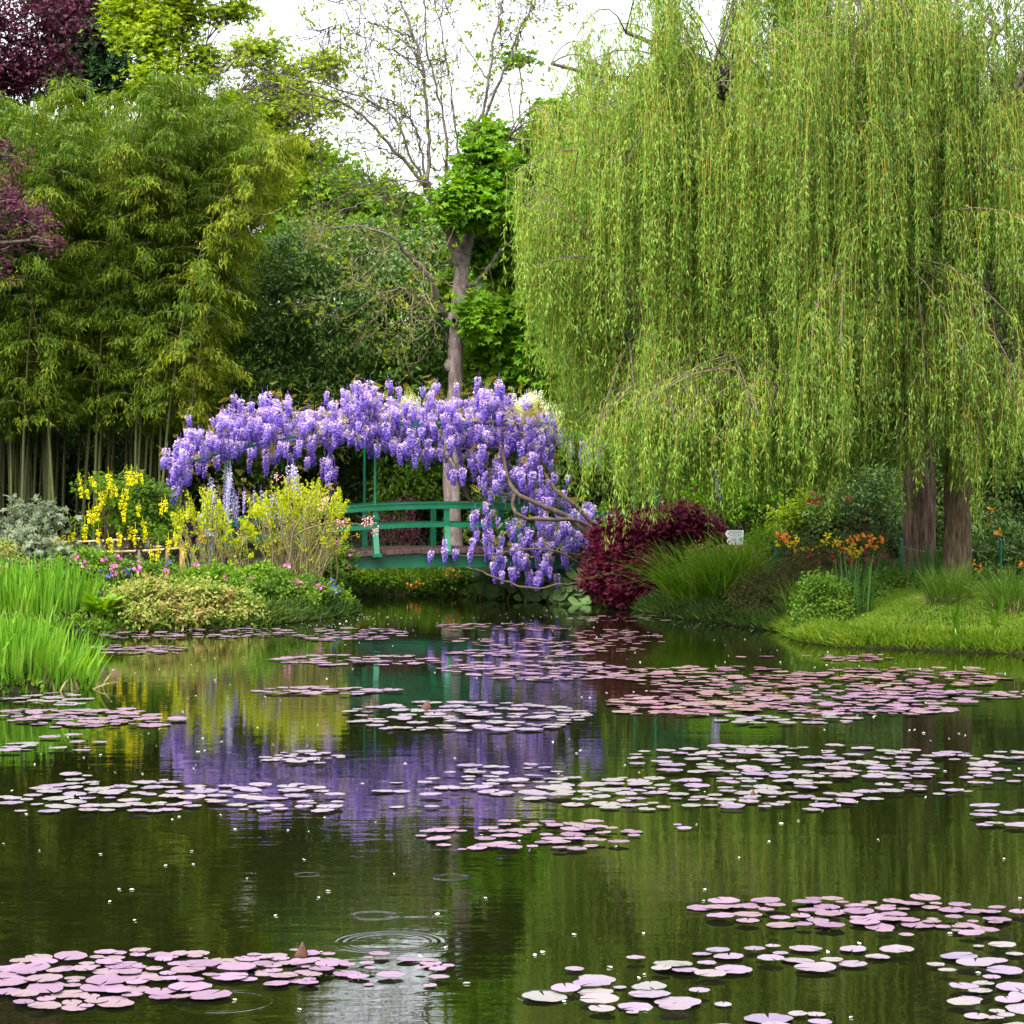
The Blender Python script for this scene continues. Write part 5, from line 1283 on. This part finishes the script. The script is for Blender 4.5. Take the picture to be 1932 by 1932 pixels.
shrub('rhododendron', 'dark rhododendron with orange blooms behind the straight willow trunk', 'shrub', base(1890, 50.2), [lobe(1880, 1030, 50, 60, 50, .6), lobe(1930, 1050, 50, 50, 50, .6), lobe(1845, 1070, 49.8, 30, 40, .4)], M['laurel_leaf'], M['brown_stem'], 170, 18, .13, (.14, .05), 'oval', stems=12, flowers=[('flower', M['orange_petal'], 7, .09, 9, [W(u, v, 49) for u, v in ((1880, 1012), (1838, 1070), (1850, 1076), (1890, 1090), (1926, 1075))])])
shrub('nettle_clump', 'soft green leafy clump at the left corner of the lawn by the water', 'plant', base(1545, 41.6), [lobe(1545, 1130, 41.4, 42, 45, .45), lobe(1530, 1170, 41.2, 35, 25, .4), lobe(1575, 1125, 41.9, 35, 28, .4), lobe(1570, 1160, 41.2, 30, 28, .35)], M['rose_leaf'], M['brown_stem'], 330, 24, .08, (.06, .034), 'oval', stems=18, up=.65)
shrub('leafy_plants', 'dark green leafy plants between the soft clump and the willow trunks', 'plant', base(1640, 44.5), [lobe(1620, 1120, 44.2, 45, 26, .5), lobe(1680, 1110, 45, 45, 30, .5), lobe(1650, 1140, 43.6, 35, 18, .4)], M['rose_leaf'], M['brown_stem'], 150, 20, .09, (.08, .045), 'oval', stems=14)
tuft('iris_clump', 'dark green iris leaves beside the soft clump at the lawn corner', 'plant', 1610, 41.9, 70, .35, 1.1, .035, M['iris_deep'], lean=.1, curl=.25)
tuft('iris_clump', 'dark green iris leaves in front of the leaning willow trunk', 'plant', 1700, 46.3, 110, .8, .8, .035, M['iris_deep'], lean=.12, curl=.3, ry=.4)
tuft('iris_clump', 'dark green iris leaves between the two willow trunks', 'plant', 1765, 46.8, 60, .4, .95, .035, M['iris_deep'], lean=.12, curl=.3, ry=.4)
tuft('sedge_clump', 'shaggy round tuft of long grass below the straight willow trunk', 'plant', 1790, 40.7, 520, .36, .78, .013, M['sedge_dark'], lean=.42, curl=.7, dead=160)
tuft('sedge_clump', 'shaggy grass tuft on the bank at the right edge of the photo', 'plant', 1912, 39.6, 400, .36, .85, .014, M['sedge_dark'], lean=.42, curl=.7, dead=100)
tuft('sedge_clump', 'thin brownish sedge between the dull bush and the lawn corner', 'plant', 1525, 43.4, 240, .4, .85, .011, M['sedge_leaf'], lean=.4, curl=.6)
def arrow_leaf(label, u, d, h):
    b = base(u, d); root = empty('arrow_leaf_plant', b, label, 'plant', None); z0 = -.05
    for k in range(2):
        q = MB(); e = np.array([b[0] + rng.normal() * .05, d, h * (1 - .35 * k)]); s = np.array([b[0], d, z0]); q.tube(curve(s, e, 7, 0, .05), np.linspace(.014, .008, 7), 6); st = q.build('stalk', M['fresh_stalk'], root)
        MB().leaves([e, e], [norm(np.array([.25 - .5 * k, -.1, 1.0]))] * 2, [(.3, -1, .1)] * 2, [.42, .42], [.13, .13], 'oval').build('leaf', M['fresh_leaf'], root)
M['fresh_stalk'] = rough_mat('fresh_stalk', (.12, .22, .03), (.22, .34, .06), (6, 6, 6), .5, 0)
arrow_leaf('single pointed water-plant leaf on a stalk in front of the shaggy tuft', 1806, 38.2, .42)
arrow_leaf('pointed water-plant leaf on a stalk by the green stone near the right edge', 1876, 37.9, .52)

# lawn and rough grass: nobody could count it
def grass():
    n = 190000
    x = rng.uniform(4.4, 15, n); y = rng.uniform(37, 51.5, n); s = shore(x, y)
    k = (s > -.06) & (rng.random(n) < np.clip(1.25 - s / 14, .3, 1)); x, y = x[k], y[k]
    h = rng.uniform(.025, .07, len(x)) * np.where(shore(x, y) < .5, 2.0, 1); z = height(x, y)
    a = rng.uniform(0, 6.28, len(x)); ln = rng.uniform(.1, .9, len(x))
    ax = np.stack([np.cos(a) * ln, np.sin(a) * ln, np.ones(len(x))], 1); up = np.stack([-np.sin(a), np.cos(a), np.zeros(len(x))], 1)
    m = MB(); m.leaves(np.stack([x, y, z], 1), ax, rand_unit(len(x)) * .4 + np.array([0, -1, .4]), h, .022, 'lance')
    tag(m.build('lawn', M['grass_leaf']), 'mown yellow-green lawn sloping to the water under the willows', 'grass', kind='stuff')
    n = 60000
    x = rng.uniform(-17, 3.5, n); y = rng.uniform(29.5, 60, n); s = shore(x, y); k = (s > .03) & (s < 7); x, y = x[k], y[k]
    z = height(x, y); p = np.stack([x, y, z], 1); nn = len(x)
    m = MB(); m.leaves(p, norm(rand_unit(nn) * .7 + np.array([0, -.2, .9])), rand_unit(nn) + np.array([0, -.5, .6]), rng.uniform(.07, .20, nn), rng.uniform(.02, .05, nn), 'lance')
    tag(m.build('undergrowth', M['fresh_leaf']), 'low mixed green undergrowth covering the left and far banks', 'undergrowth', kind='stuff')
    n = 42000
    x = rng.uniform(1.5, 16, n); y = rng.uniform(43, 60, n); s = shore(x, y); k = (s > .03) & (s < 8) & ~((y < 47) & (x > 5.8)); x, y = x[k], y[k]
    z = height(x, y); p = np.stack([x, y, z], 1); nn = len(x)
    m = MB(); m.leaves(p, norm(rand_unit(nn) * .7 + np.array([0, -.2, .9])), rand_unit(nn) + np.array([0, -.5, .6]), rng.uniform(.08, .24, nn), rng.uniform(.02, .05, nn), 'lance')
    tag(m.build('undergrowth', M['hedge_leaf']), 'dark green undergrowth on the right bank beneath the shrubs', 'undergrowth', kind='stuff')
def fringe(label, x0, x1, y0, y1, n, mat, hmin, hmax, w, tpl='lance'):
    x = rng.uniform(x0, x1, n); y = rng.uniform(y0, y1, n); s = shore(x, y); k = (s > -.12) & (s < .45); x, y = x[k], y[k]; nn = len(x)
    z = np.maximum(height(x, y), 0.0); p = np.stack([x, y, z], 1); e = .05
    g = np.stack([shore(x + e, y) - shore(x - e, y), shore(x, y + e) - shore(x, y - e), np.zeros(nn)], 1)
    ax = norm(rand_unit(nn) * .55 - norm(g) * rng.uniform(0, .8, nn)[:, None] + np.array([0, 0, .75]))
    tag(MB().leaves(p, ax, rand_unit(nn) + np.array([0, -.6, .4]), rng.uniform(hmin, hmax, nn), w * rng.uniform(.6, 1.3, nn), tpl).build('bank_grass', mat), label, 'grass', kind='stuff')
fringe('tangle of grass and weeds overhanging the waterline of the left bank', -17, -3, 29, 52, 130000, M['rose_leaf'], .05, .12, .05, 'oval')
fringe('grass overhanging the waterline of the lawn on the right', 4.5, 13, 35.5, 43.2, 90000, M['grass_leaf'], .10, .26, .02)
fringe('dark weeds overhanging the waterline below the right bank shrubs and the bridge', -5, 5.2, 43.2, 57, 110000, M['hedge_leaf'], .10, .28, .04)
grass()

# ---------------- wisteria over the pergola
def wisteria():
    rg = np.random.default_rng(77)
    bl = [(335, 900, 22, 28, 12), (345, 870, 25, 22, 8), (395, 838, 45, 30, 24), (440, 815, 40, 25, 18), (470, 800, 45, 35, 24), (520, 778, 26, 16, 9), (525, 835, 55, 35, 28), (600, 845, 28, 35, 12), (618, 885, 16, 16, 4), (640, 800, 55, 36, 32), (690, 762, 36, 22, 18), (715, 800, 45, 40, 30),
          (780, 800, 45, 42, 28), (850, 790, 55, 40, 38), (910, 760, 36, 26, 22), (930, 800, 55, 36, 34), (975, 830, 55, 38, 28), (1015, 845, 30, 42, 18), (1035, 795, 22, 24, 9), (870, 870, 35, 25, 11), (795, 862, 20, 10, 5), (940, 890, 42, 18, 11), (985, 930, 28, 18, 9), (860, 905, 20, 12, 4), (760, 845, 60, 10, 8)]
    low = [(915, 975, 24, 14, 6), (1010, 1000, 60, 30, 22), (1060, 985, 45, 24, 14), (925, 1032, 38, 34, 15), (975, 1050, 45, 38, 20), (1040, 1060, 36, 32, 15), (845, 1045, 26, 9, 5), (1020, 1090, 26, 20, 9), (955, 1078, 30, 20, 9), (1110, 965, 24, 18, 9), (1125, 1000, 24, 24, 6), (1145, 1070, 18, 45, 9), (1040, 940, 34, 22, 12), (985, 900, 45, 24, 16), (935, 925, 26, 16, 7), (1020, 920, 30, 20, 10), (890, 1050, 12, 8, 2), (1080, 1010, 28, 22, 8)]
    b = base(1120, 52.6)
    root = empty('wisteria', b, 'violet-blue wisteria draped over the bridge pergola and spilling down its right end', 'climber')
    protos = [raceme_mesh(M['wisteria_petal'], L, R, n, 500 + i, .040) for i, (L, R, n) in enumerate(((.36, .125, 210), (.32, .13, 200), (.42, .12, 230), (.27, .12, 170)))]
    pm = [p.mesh('flower_raceme', M['wisteria_petal']) for p in protos]
    P = []
    for (u, v, du, dv, n), lo in [(x, False) for x in bl] + [(x, True) for x in low]:
        for _ in range(n if lo else int(n * 1.5)):
            uu = u + np.clip(rg.normal() * .6, -1.2, 1.2) * du; vv = v + np.clip(rg.normal() * .65, -1.3, 1.3) * dv - 16
            dd = 52 + .17 * ((uu - UC) * .01173 + 1.5) + (rg.uniform(-.75, -.25) if lo else (rg.uniform(-.6, .2) if rg.random() < .6 else rg.uniform(.2, 2.4)))
            P.append((W(uu, vv, dd), rg.uniform(.65, 1.2) * (.95 if lo else 1)))
    for _ in range(230):                                    # over the top and on to the willow
        u = rg.uniform(330, 1150); vv = np.interp(u, [330, 480, 700, 950, 1150], [865, 785, 765, 775, 830]) + rg.uniform(-8, 40)
        P.append((W(u, vv, rg.uniform(52.4, 54.4)), rg.uniform(.7, 1.1)))
    near = sorted(range(len(P)), key=lambda i: P[i][0][1])
    rest = MB(); leaves_at = []
    for j, i in enumerate(near):
        p, s = P[i]; a = rg.uniform(0, 6.28); tl = rg.normal(size=2) * .1
        if j < 98:
            o = link('flower_raceme', pm[i % 4], root); o.location = Vector(p) - Vector(b); o.scale = (s, s, s); o.rotation_euler = (tl[0], tl[1], a)
        else:
            R = np.array(Euler((tl[0], tl[1], a)).to_matrix()); q = protos[i % 4]
            for V, Q, T in zip(q.V, q.Q, q.T): rest.V.append((V * s) @ R.T + p); rest.Q.append(Q - Q.min() + rest.n); rest.n += len(V); rest.S.append(np.full(len(Q), False)); rest.M.append(np.zeros(len(Q), np.int32)); rest.T.append(T)
        if rg.random() < .5: leaves_at.append(p + np.array([rg.normal() * .1, rg.normal() * .12, .1 + rg.random() * .1]))
    o = rest.build('flower_racemes', M['wisteria_petal'], root); o['kind'] = 'stuff'
    # woody stems
    st = MB()
    def vine(pts, ra, rb, k=8, d=51.6, n=26):
        q = poly([W(u, v, dd if dd else d) for u, v, dd in pts], n); q[1:-1] += rg.normal(size=(n - 2, 3)) * .012; st.tube(q, np.linspace(ra, rb, n), k)
    vine([(1125, 1120, 52.4), (1140, 1060, 52), (1110, 1010, 51.6), (1060, 970, 51.4), (1000, 945, 51.4), (965, 920, 51.5), (950, 860, 51.9), (940, 800, 52.2), (870, 785, 52.6)], .075, .035)
    vine([(1130, 1120, 52.3), (1150, 1030, 51.9), (1085, 955, 51.6), (1040, 915, 51.8), (1010, 850, 52.3), (1005, 800, 52.8)], .06, .03)
    vine([(975, 925, 51.5), (968, 955, 51.4), (985, 975, 51.3), (1040, 980, 51.3), (1100, 985, 51.5), (1130, 1020, 51.8)], .045, .04)
    vine([(1120, 1090, 52), (1080, 1055, 51.4), (1030, 1035, 51.2), (960, 1040, 51.2), (900, 1050, 51.2), (840, 1045, 51.2)], .03, .008)
    vine([(1110, 1100, 51.9), (1060, 1105, 51.2), (1010, 1110, 51.1), (960, 1100, 51.2), (910, 1078, 51.3), (880, 1070, 51.4)], .03, .014)
    vine([(940, 800, 52.2), (800, 790, 52.6), (680, 795, 52.4), (540, 815, 52), (430, 850, 51.6), (340, 880, 51.4)], .04, .012)
    vine([(950, 840, 52), (900, 850, 51.8), (850, 845, 51.6), (820, 860, 51.4)], .022, .006)
    vine([(960, 900, 51.7), (915, 880, 51.5), (880, 860, 51.5), (850, 875, 51.4)], .02, .006)
    vine([(975, 935, 51.5), (930, 925, 51.4), (905, 910, 51.3), (885, 880, 51.3)], .016, .005)
    for _ in range(60):
        u = rg.uniform(360, 1050); v = np.interp(u, [340, 480, 700, 950, 1050], [870, 820, 800, 800, 820]) + rg.normal() * 12
        vine([(u, v, 0), (u + rg.normal() * 20, v + rg.uniform(-25, 10), 0), (u + rg.normal() * 40, v + rg.uniform(-10, 40), 0)], .01, .003, 4, rg.uniform(51.6, 53.4), 8)
    st.build('stem', M['vine'], root)
    for _ in range(260):
        u = rg.uniform(340, 1060); v = np.interp(u, [340, 480, 620, 700, 950, 1060], [870, 800, 800, 762, 770, 820]) + rg.normal() * 25; leaves_at.append(W(u, v, rg.uniform(51.5, 53.6)))
    for _ in range(70): leaves_at.append(W(1000 + rg.normal() * 32, 785 + rg.normal() * 16, rg.uniform(51.3, 52.2)))
    for (u, v, n) in ((500, 850, 16), (410, 860, 26), (420, 905, 20), (470, 920, 14), (595, 830, 14), (530, 905, 12), (660, 790, 8), (950, 1000, 5), (1020, 1045, 6)):
        for _ in range(n): leaves_at.append(W(u + rg.normal() * 22, v + rg.normal() * 16, rg.uniform(51, 51.6)))
    lp = np.array(leaves_at); n = len(lp); ax = norm(rand_unit(n) + np.array([0, -.3, -.25]))
    MB().leaves(lp, ax, norm(rand_unit(n) * .5 + np.array([0, -.2, 1])), .30 * rg.uniform(.5, 1.1, n), .30 * rg.uniform(.5, 1, n), 'pinnate').build('foliage', M['wisteria_leaf'], root)
    # the white one and the long pale one
    def small(label, spots, mat, L, R, n, d, num, seed, name='wisteria'):
        bb = base(spots[0][0], d); rt = empty(name, (bb[0], bb[1], bb[2]), label, 'climber'); ms = [raceme_mesh(mat, L * (1 + .2 * i), R, n, seed + i, .03).mesh('flower_raceme', mat) for i in range(2)]
        q = MB(); allp = []
        for k in range(num):
            u, v, du, dv = spots[k % len(spots)]; p = W(u + rg.normal() * du * .55, v + rg.normal() * dv * .55, d + rg.normal() * .3); allp.append(p)
            o = link('flower_raceme', ms[k % 2], rt); o.location = Vector(p) - Vector(rt.location); o.rotation_euler = (rg.normal() * .1, rg.normal() * .1, rg.uniform(0, 6)); o.scale = [rg.uniform(.7, 1.2)] * 3
        for p in allp[::3]: q.tube(curve(bb, p, 12, .1, .05), np.linspace(.02, .005, 12), 4)
        q.build('stem', M['vine'], rt)
    small('creamy white wisteria showing on top of the pergola beside the willow curtain', [(1000, 742, 26, 10), (1035, 765, 20, 14), (1052, 790, 14, 18), (775, 748, 16, 6), (985, 755, 18, 8)], M['cream_petal'], .30, .07, 100, 53.2, 62, 600)
    small('pale lilac wisteria with long thin tassels hanging behind the yellow shrubs', [(400, 915, 22, 16), (430, 890, 10, 16), (470, 930, 26, 12), (520, 940, 24, 14), (550, 880, 12, 12), (440, 935, 16, 10)], M['lilac_petal'], .62, .05, 90, 50.9, 44, 610)
    small('lilac wisteria glimpsed through the willow curtain left of the green post', [(1355, 890, 8, 12), (1348, 868, 6, 6), (1350, 915, 5, 5), (1240, 950, 12, 6)], M['lilac_petal'], .36, .07, 90, 53.0, 14, 620)
wisteria()

# ---------------- water lilies
def pad_mesh(seed, mat, name='lily_pad'):
    r = np.random.default_rng(seed); k = 22; notch = .09
    th = np.linspace(notch, 2 * math.pi - notch, k); V = [(0, 0, .004)] * k
    curl = r.uniform(.0, .035); ph = r.uniform(0, 6.28, 3)
    for rr in (.55, .9, 1.0):
        for t in th:
            e = 1 + .02 * math.sin(4 * t + ph[0]) + .015 * math.sin(9 * t + ph[1]) if rr > .6 else 1
            z = .006 * rr + (curl * max(0, math.sin(2 * t + ph[2])) + .012 * math.sin(7 * t + ph[1])) * max(0, rr - .8) * 3
            V.append((rr * e * math.cos(t) * .5, rr * e * math.sin(t) * .5, z))
    idx = np.arange(4 * k).reshape(4, k); Q = np.stack([idx[:-1, :-1], idx[1:, :-1], idx[1:, 1:], idx[:-1, 1:]], -1).reshape(-1, 4)
    return MB().add(np.array(V), Q, True)
def lilies():
    rg = np.random.default_rng(55)
    CL = [  # u0,u1,v0,v1, number, diameter m, material, label
        (0, 270, 1803, 1905, 50, .24, 'mauve_pad', 'mauve lily pad in the crowded raft at the lower left corner'),
        (205, 465, 1799, 1855, 30, .21, 'mauve_pad', 'mauve lily pad in the right wing of the lower left raft'),
        (280, 410, 1860, 1890, 5, .22, 'mauve_pad', 'mauve lily pad in the small group below the lower left raft'),
        (445, 650, 1800, 1860, 34, .16, 'mauve_pad', 'small mauve lily pad beside the upright brown folded leaf'),
        (640, 850, 1800, 1862, 20, .15, 'mauve_pad', 'small mauve lily pad floating on the bright sky reflection'),
        (1305, 1935, 1700, 1752, 64, .20, 'mauve_pad', 'mauve lily pad in the dense raft at the lower right'),
        (1540, 1890, 1754, 1770, 7, .16, 'mauve_pad', 'separate mauve lily pad just below the dense lower right raft'),
        (1272, 1715, 1789, 1835, 17, .23, 'pale_pad', 'large pale lily pad in the loose group under the lower right raft'),
        (1075, 1350, 1814, 1858, 8, .22, 'pale_pad', 'large pale lily pad at the left end of the loose bottom right group'),
        (995, 1470, 1862, 1912, 15, .23, 'pale_pad', 'large pale lily pad near the bottom edge right of the sky reflection'),
        (1290, 1600, 1915, 1945, 6, .23, 'pale_pad', 'pale lily pad cut by the bottom edge'),
        (1765, 1940, 1787, 1855, 10, .21, 'pale_pad', 'pale lily pad at the right edge under the dense raft'),
        (1800, 1960, 1860, 1940, 14, .25, 'pale_pad', 'big pale lily pad in the bottom right corner'),
        (785, 1225, 1553, 1606, 58, .20, 'mauve_pad', 'mauve lily pad in the small lens-shaped raft right of the centre'),
        (0, 415, 1480, 1538, 62, .26, 'pale_pad', 'pale lily pad in the wide band left of the purple reflection'),
        (60, 330, 1464, 1486, 8, .24, 'pale_pad', 'pale lily pad scattered above the wide left band'),
        (390, 640, 1480, 1535, 30, .24, 'pale_pad', 'pale lily pad on the left part of the purple reflection'),
        (640, 960, 1472, 1532, 12, .23, 'pale_pad', 'pale lily pad alone on the middle of the purple reflection'),
        (820, 1065, 1444, 1500, 30, .24, 'pale_pad', 'pale lily pad in the triangle of pads at the middle of the pond'),
        (970, 1650, 1470, 1530, 100, .25, 'pale_pad', 'pale lily pad in the broad band before the willow reflection'),
        (1180, 1800, 1410, 1470, 95, .25, 'pale_pad', 'pale lily pad in the upper rows of the broad right band'),
        (1640, 1940, 1410, 1500, 48, .24, 'pale_pad', 'pale lily pad in the rows at the right edge'),
        (1830, 1945, 1518, 1572, 8, .26, 'pale_pad', 'pale lily pad alone at the right edge below the rows'),
        (1255, 1312, 1558, 1566, 2, .22, 'pale_pad', 'single pale lily pad right of the lens-shaped raft'),
        (640, 1120, 1326, 1380, 90, .30, 'pale_pad', 'pale lily pad in the raft below the bridge reflection'),
        (1150, 1480, 1302, 1350, 110, .27, 'rosy_pad', 'rosy lily pad in the front rosy raft before the grass clump'),
        (1430, 1830, 1302, 1350, 130, .27, 'mauve_pad', 'mauve lily pad in the front raft before the lawn'),
        (1160, 1560, 1260, 1300, 110, .28, 'rosy_pad', 'rosy lily pad in the rear raft before the dull bush'),
        (1480, 1900, 1262, 1300, 110, .28, 'rosy_pad', 'rosy lily pad in the rear raft before the lawn'),
        (1700, 1940, 1305, 1320, 26, .26, 'mauve_pad', 'mauve lily pad in the thin row at the right edge'),
        (830, 1230, 1250, 1284, 110, .27, 'mauve_pad', 'mauve lily pad in the raft on the purple reflection near the bridge'),
        (510, 870, 1238, 1256, 60, .28, 'mauve_pad', 'lily pad in the thin row left of the bridge reflection'),
        (850, 1130, 1228, 1240, 40, .28, 'mauve_pad', 'lily pad in the thin row right of the bridge reflection'),
        (480, 750, 1297, 1312, 26, .28, 'mauve_pad', 'lily pad in the short row across the green beam reflection'),
        (0, 335, 1340, 1373, 75, .26, 'mauve_pad', 'mauve lily pad in the raft below the nearest iris clump'),
        (0, 175, 1310, 1332, 26, .26, 'pale_pad', 'pale lily pad in the row against the nearest iris clump'),
        (0, 62, 1402, 1424, 8, .26, 'pale_pad', 'pale lily pad at the left edge below the iris raft'),
        (80, 190, 1388, 1420, 7, .22, 'pale_pad', 'lone pale lily pad in the yellow flower reflection'),
        (500, 650, 1420, 1442, 22, .22, 'pale_pad', 'pale lily pad at the top of the purple reflection'),
        (560, 770, 1186, 1210, 70, .24, 'mauve_pad', 'small lily pad in the rows off the tip of the left bank'),
        (180, 560, 1184, 1206, 70, .24, 'mauve_pad', 'small lily pad in the rows along the left bank'),
        (170, 350, 1220, 1234, 40, .24, 'mauve_pad', 'small lily pad in the streak beside the iris clump'),
        (820, 1060, 1178, 1192, 50, .22, 'rosy_pad', 'small lily pad in the streak in front of the bridge'),
        (1060, 1250, 1190, 1232, 70, .22, 'rosy_pad', 'small lily pad in the streaks off the maroon maple'),
        (1060, 1280, 1164, 1174, 24, .2, 'rosy_pad', 'small lily pad in the thin streak under the maroon maple'),
        (860, 1110, 1205, 1222, 50, .22, 'rosy_pad', 'small lily pad in the second streak in front of the bridge'),
        (1360, 1620, 1236, 1246, 10, .22, 'rosy_pad', 'small lily pad in the sparse streak off the dull bush'),
        (1560, 1680, 1238, 1248, 20, .22, 'rosy_pad', 'small lily pad in the streak just off the lawn'),
        (1350, 1640, 1352, 1368, 22, .27, 'pale_pad', 'pale lily pad in the row below the front rafts'),
    ]
    pads = []
    for ci, (u0, u1, v0, v1, n, dia, mt, lab) in enumerate(CL):
        got = []; tries = 0
        while len(got) < n and tries < n * 60:
            tries += 1
            v = rg.uniform(v0, v1); f = (v - (v0 + v1) / 2) / ((v1 - v0) / 2)
            hw = (u1 - u0) / 2 * (1 - .45 * f * f); sh = .18 * (u1 - u0) / 2 * math.sin(ci * 1.7) * f
            u = (u0 + u1) / 2 + sh + hw * np.clip(rg.uniform(-1, 1), -1, 1)
            y = CAMH * F / (v - UH); x = (u - UC) * y / F; D = dia * (rg.uniform(.5, 1.12) if rg.random() < .8 else rg.uniform(.3, .6))
            if shore(np.array([x]), np.array([y]))[0] > -.1: continue
            if all(math.hypot(x - p[0], y - p[1]) > (.33 if mt != 'pale_pad' else .41) * (D + p[2]) for p in got): got.append((x, y, D, mt, lab))
        pads += got
    pads.sort(key=lambda p: -(p[2] / p[1]) * (p[2] / p[1] / p[1]))
    mats = ('mauve_pad', 'pale_pad', 'rosy_pad')
    protoM = {m: [pad_mesh(700 + i, M[m]) for i in range(6)] for m in mats}
    protos = {}
    for m in mats:
        protos[m] = [q.mesh('lily_pad', M[m]) for q in protoM[m]]
    rest = MB()
    for i, (x, y, D, mt, lab) in enumerate(pads):
        z = .003 + (i % 23) * .0011; tl = rg.normal(size=2) * .022; a = rg.uniform(0, 6.28); th = .25 if D < 0 else 1
        if i < 298:
            o = link('lily_pad', protos[mt][i % 6]); o.location = (x, y, z + .002); o.scale = (D, D * rg.uniform(.88, 1), D); o.rotation_euler = (tl[0], tl[1], a)
            tag(o, lab, 'lily pad', 'water lily pads')
        else:
            R = np.array(Euler((tl[0], tl[1], a)).to_matrix()); q = protoM[mt][i % 6]; rest.add((q.V[0] * D) @ R.T + (x, y, z + .002), q.Q[0], True, mats.index(mt))
    tag(rest.build('lily_pads', [M[m] for m in mats]), 'many smaller and farther lily pads floating in rafts and streaks on the pond', 'lily pads', kind='stuff')
    # petals and specks on the water
    n = 380
    v = UH + 1 / rg.uniform(1 / 1020, 1 / 250, n); u = rg.uniform(0, 1932, n); y = CAMH * F / (v - UH); x = (u - UC) * y / F; k = shore(x, y) < -.15; x, y = x[k], y[k]; n = len(x)
    p = np.stack([x, y, np.full(n, .006)], 1); h = rand_unit(n); h[:, 2] = .02
    m = MB(); m.leaves(p, h, np.tile([0, 0, 1.0], (n, 1)) + rg.normal(size=(n, 3)) * .15, .035 * rg.uniform(.4, 1.3, n), .028 * rg.uniform(.5, 1.2, n), 'oval')
    for (uc, vc, du, dv, c) in ((700, 1165, 60, 8, 30), (1330, 1180, 60, 6, 20), (620, 1180, 60, 5, 20), (1000, 1165, 120, 8, 25)):
        v = vc + rg.normal(size=c) * dv * .5; u = uc + rg.normal(size=c) * du * .6; y = CAMH * F / (v - UH); x = (u - UC) * y / F; k = shore(x, y) < -.05; x, y = x[k], y[k]; c = len(x)
        h = rand_unit(c); h[:, 2] = .03; m.leaves(np.stack([x, y, np.full(c, .006)], 1), h, np.tile([0, 0, 1.0], (c, 1)), .028, .022, 'oval')
    tag(m.build('fallen_petals', M['white_petal']), 'scattered pale petals and specks drifting on the water', 'petals', kind='stuff')
    def folded(u, v, hgt, w, label):
        y = CAMH * F / (v - UH); x = (u - UC) * y / F; k = 9; V = []
        for i, t in enumerate(np.linspace(0, 1, k)):
            r = w * (1 - t ** 1.6) * .5 + .003
            for a in np.linspace(.5, 5.6, 8): V.append((x + r * math.cos(a) * .9 + .12 * hgt * (1 - t) ** 2 * -1, y + r * math.sin(a) * .45, -.02 + t * (hgt + .02)))
        idx = np.arange(k * 8).reshape(k, 8); Q = np.stack([idx[:-1, :-1], idx[:-1, 1:], idx[1:, 1:], idx[1:, :-1]], -1).reshape(-1, 4)
        tag(MB().add(np.array(V), Q, True).build('folded_leaf', M['dry_leaf']), label, 'leaf')
    folded(571, 1804, .085, .095, 'brown folded lily leaf standing upright behind the lower left pads')
    folded(806, 1336, .10, .16, 'brown curled lily leaf sticking up at the back of the raft below the bridge reflection')
    folded(1421, 1502, .06, .07, 'small brown folded leaf among the pale pads in the broad right band')
lilies()
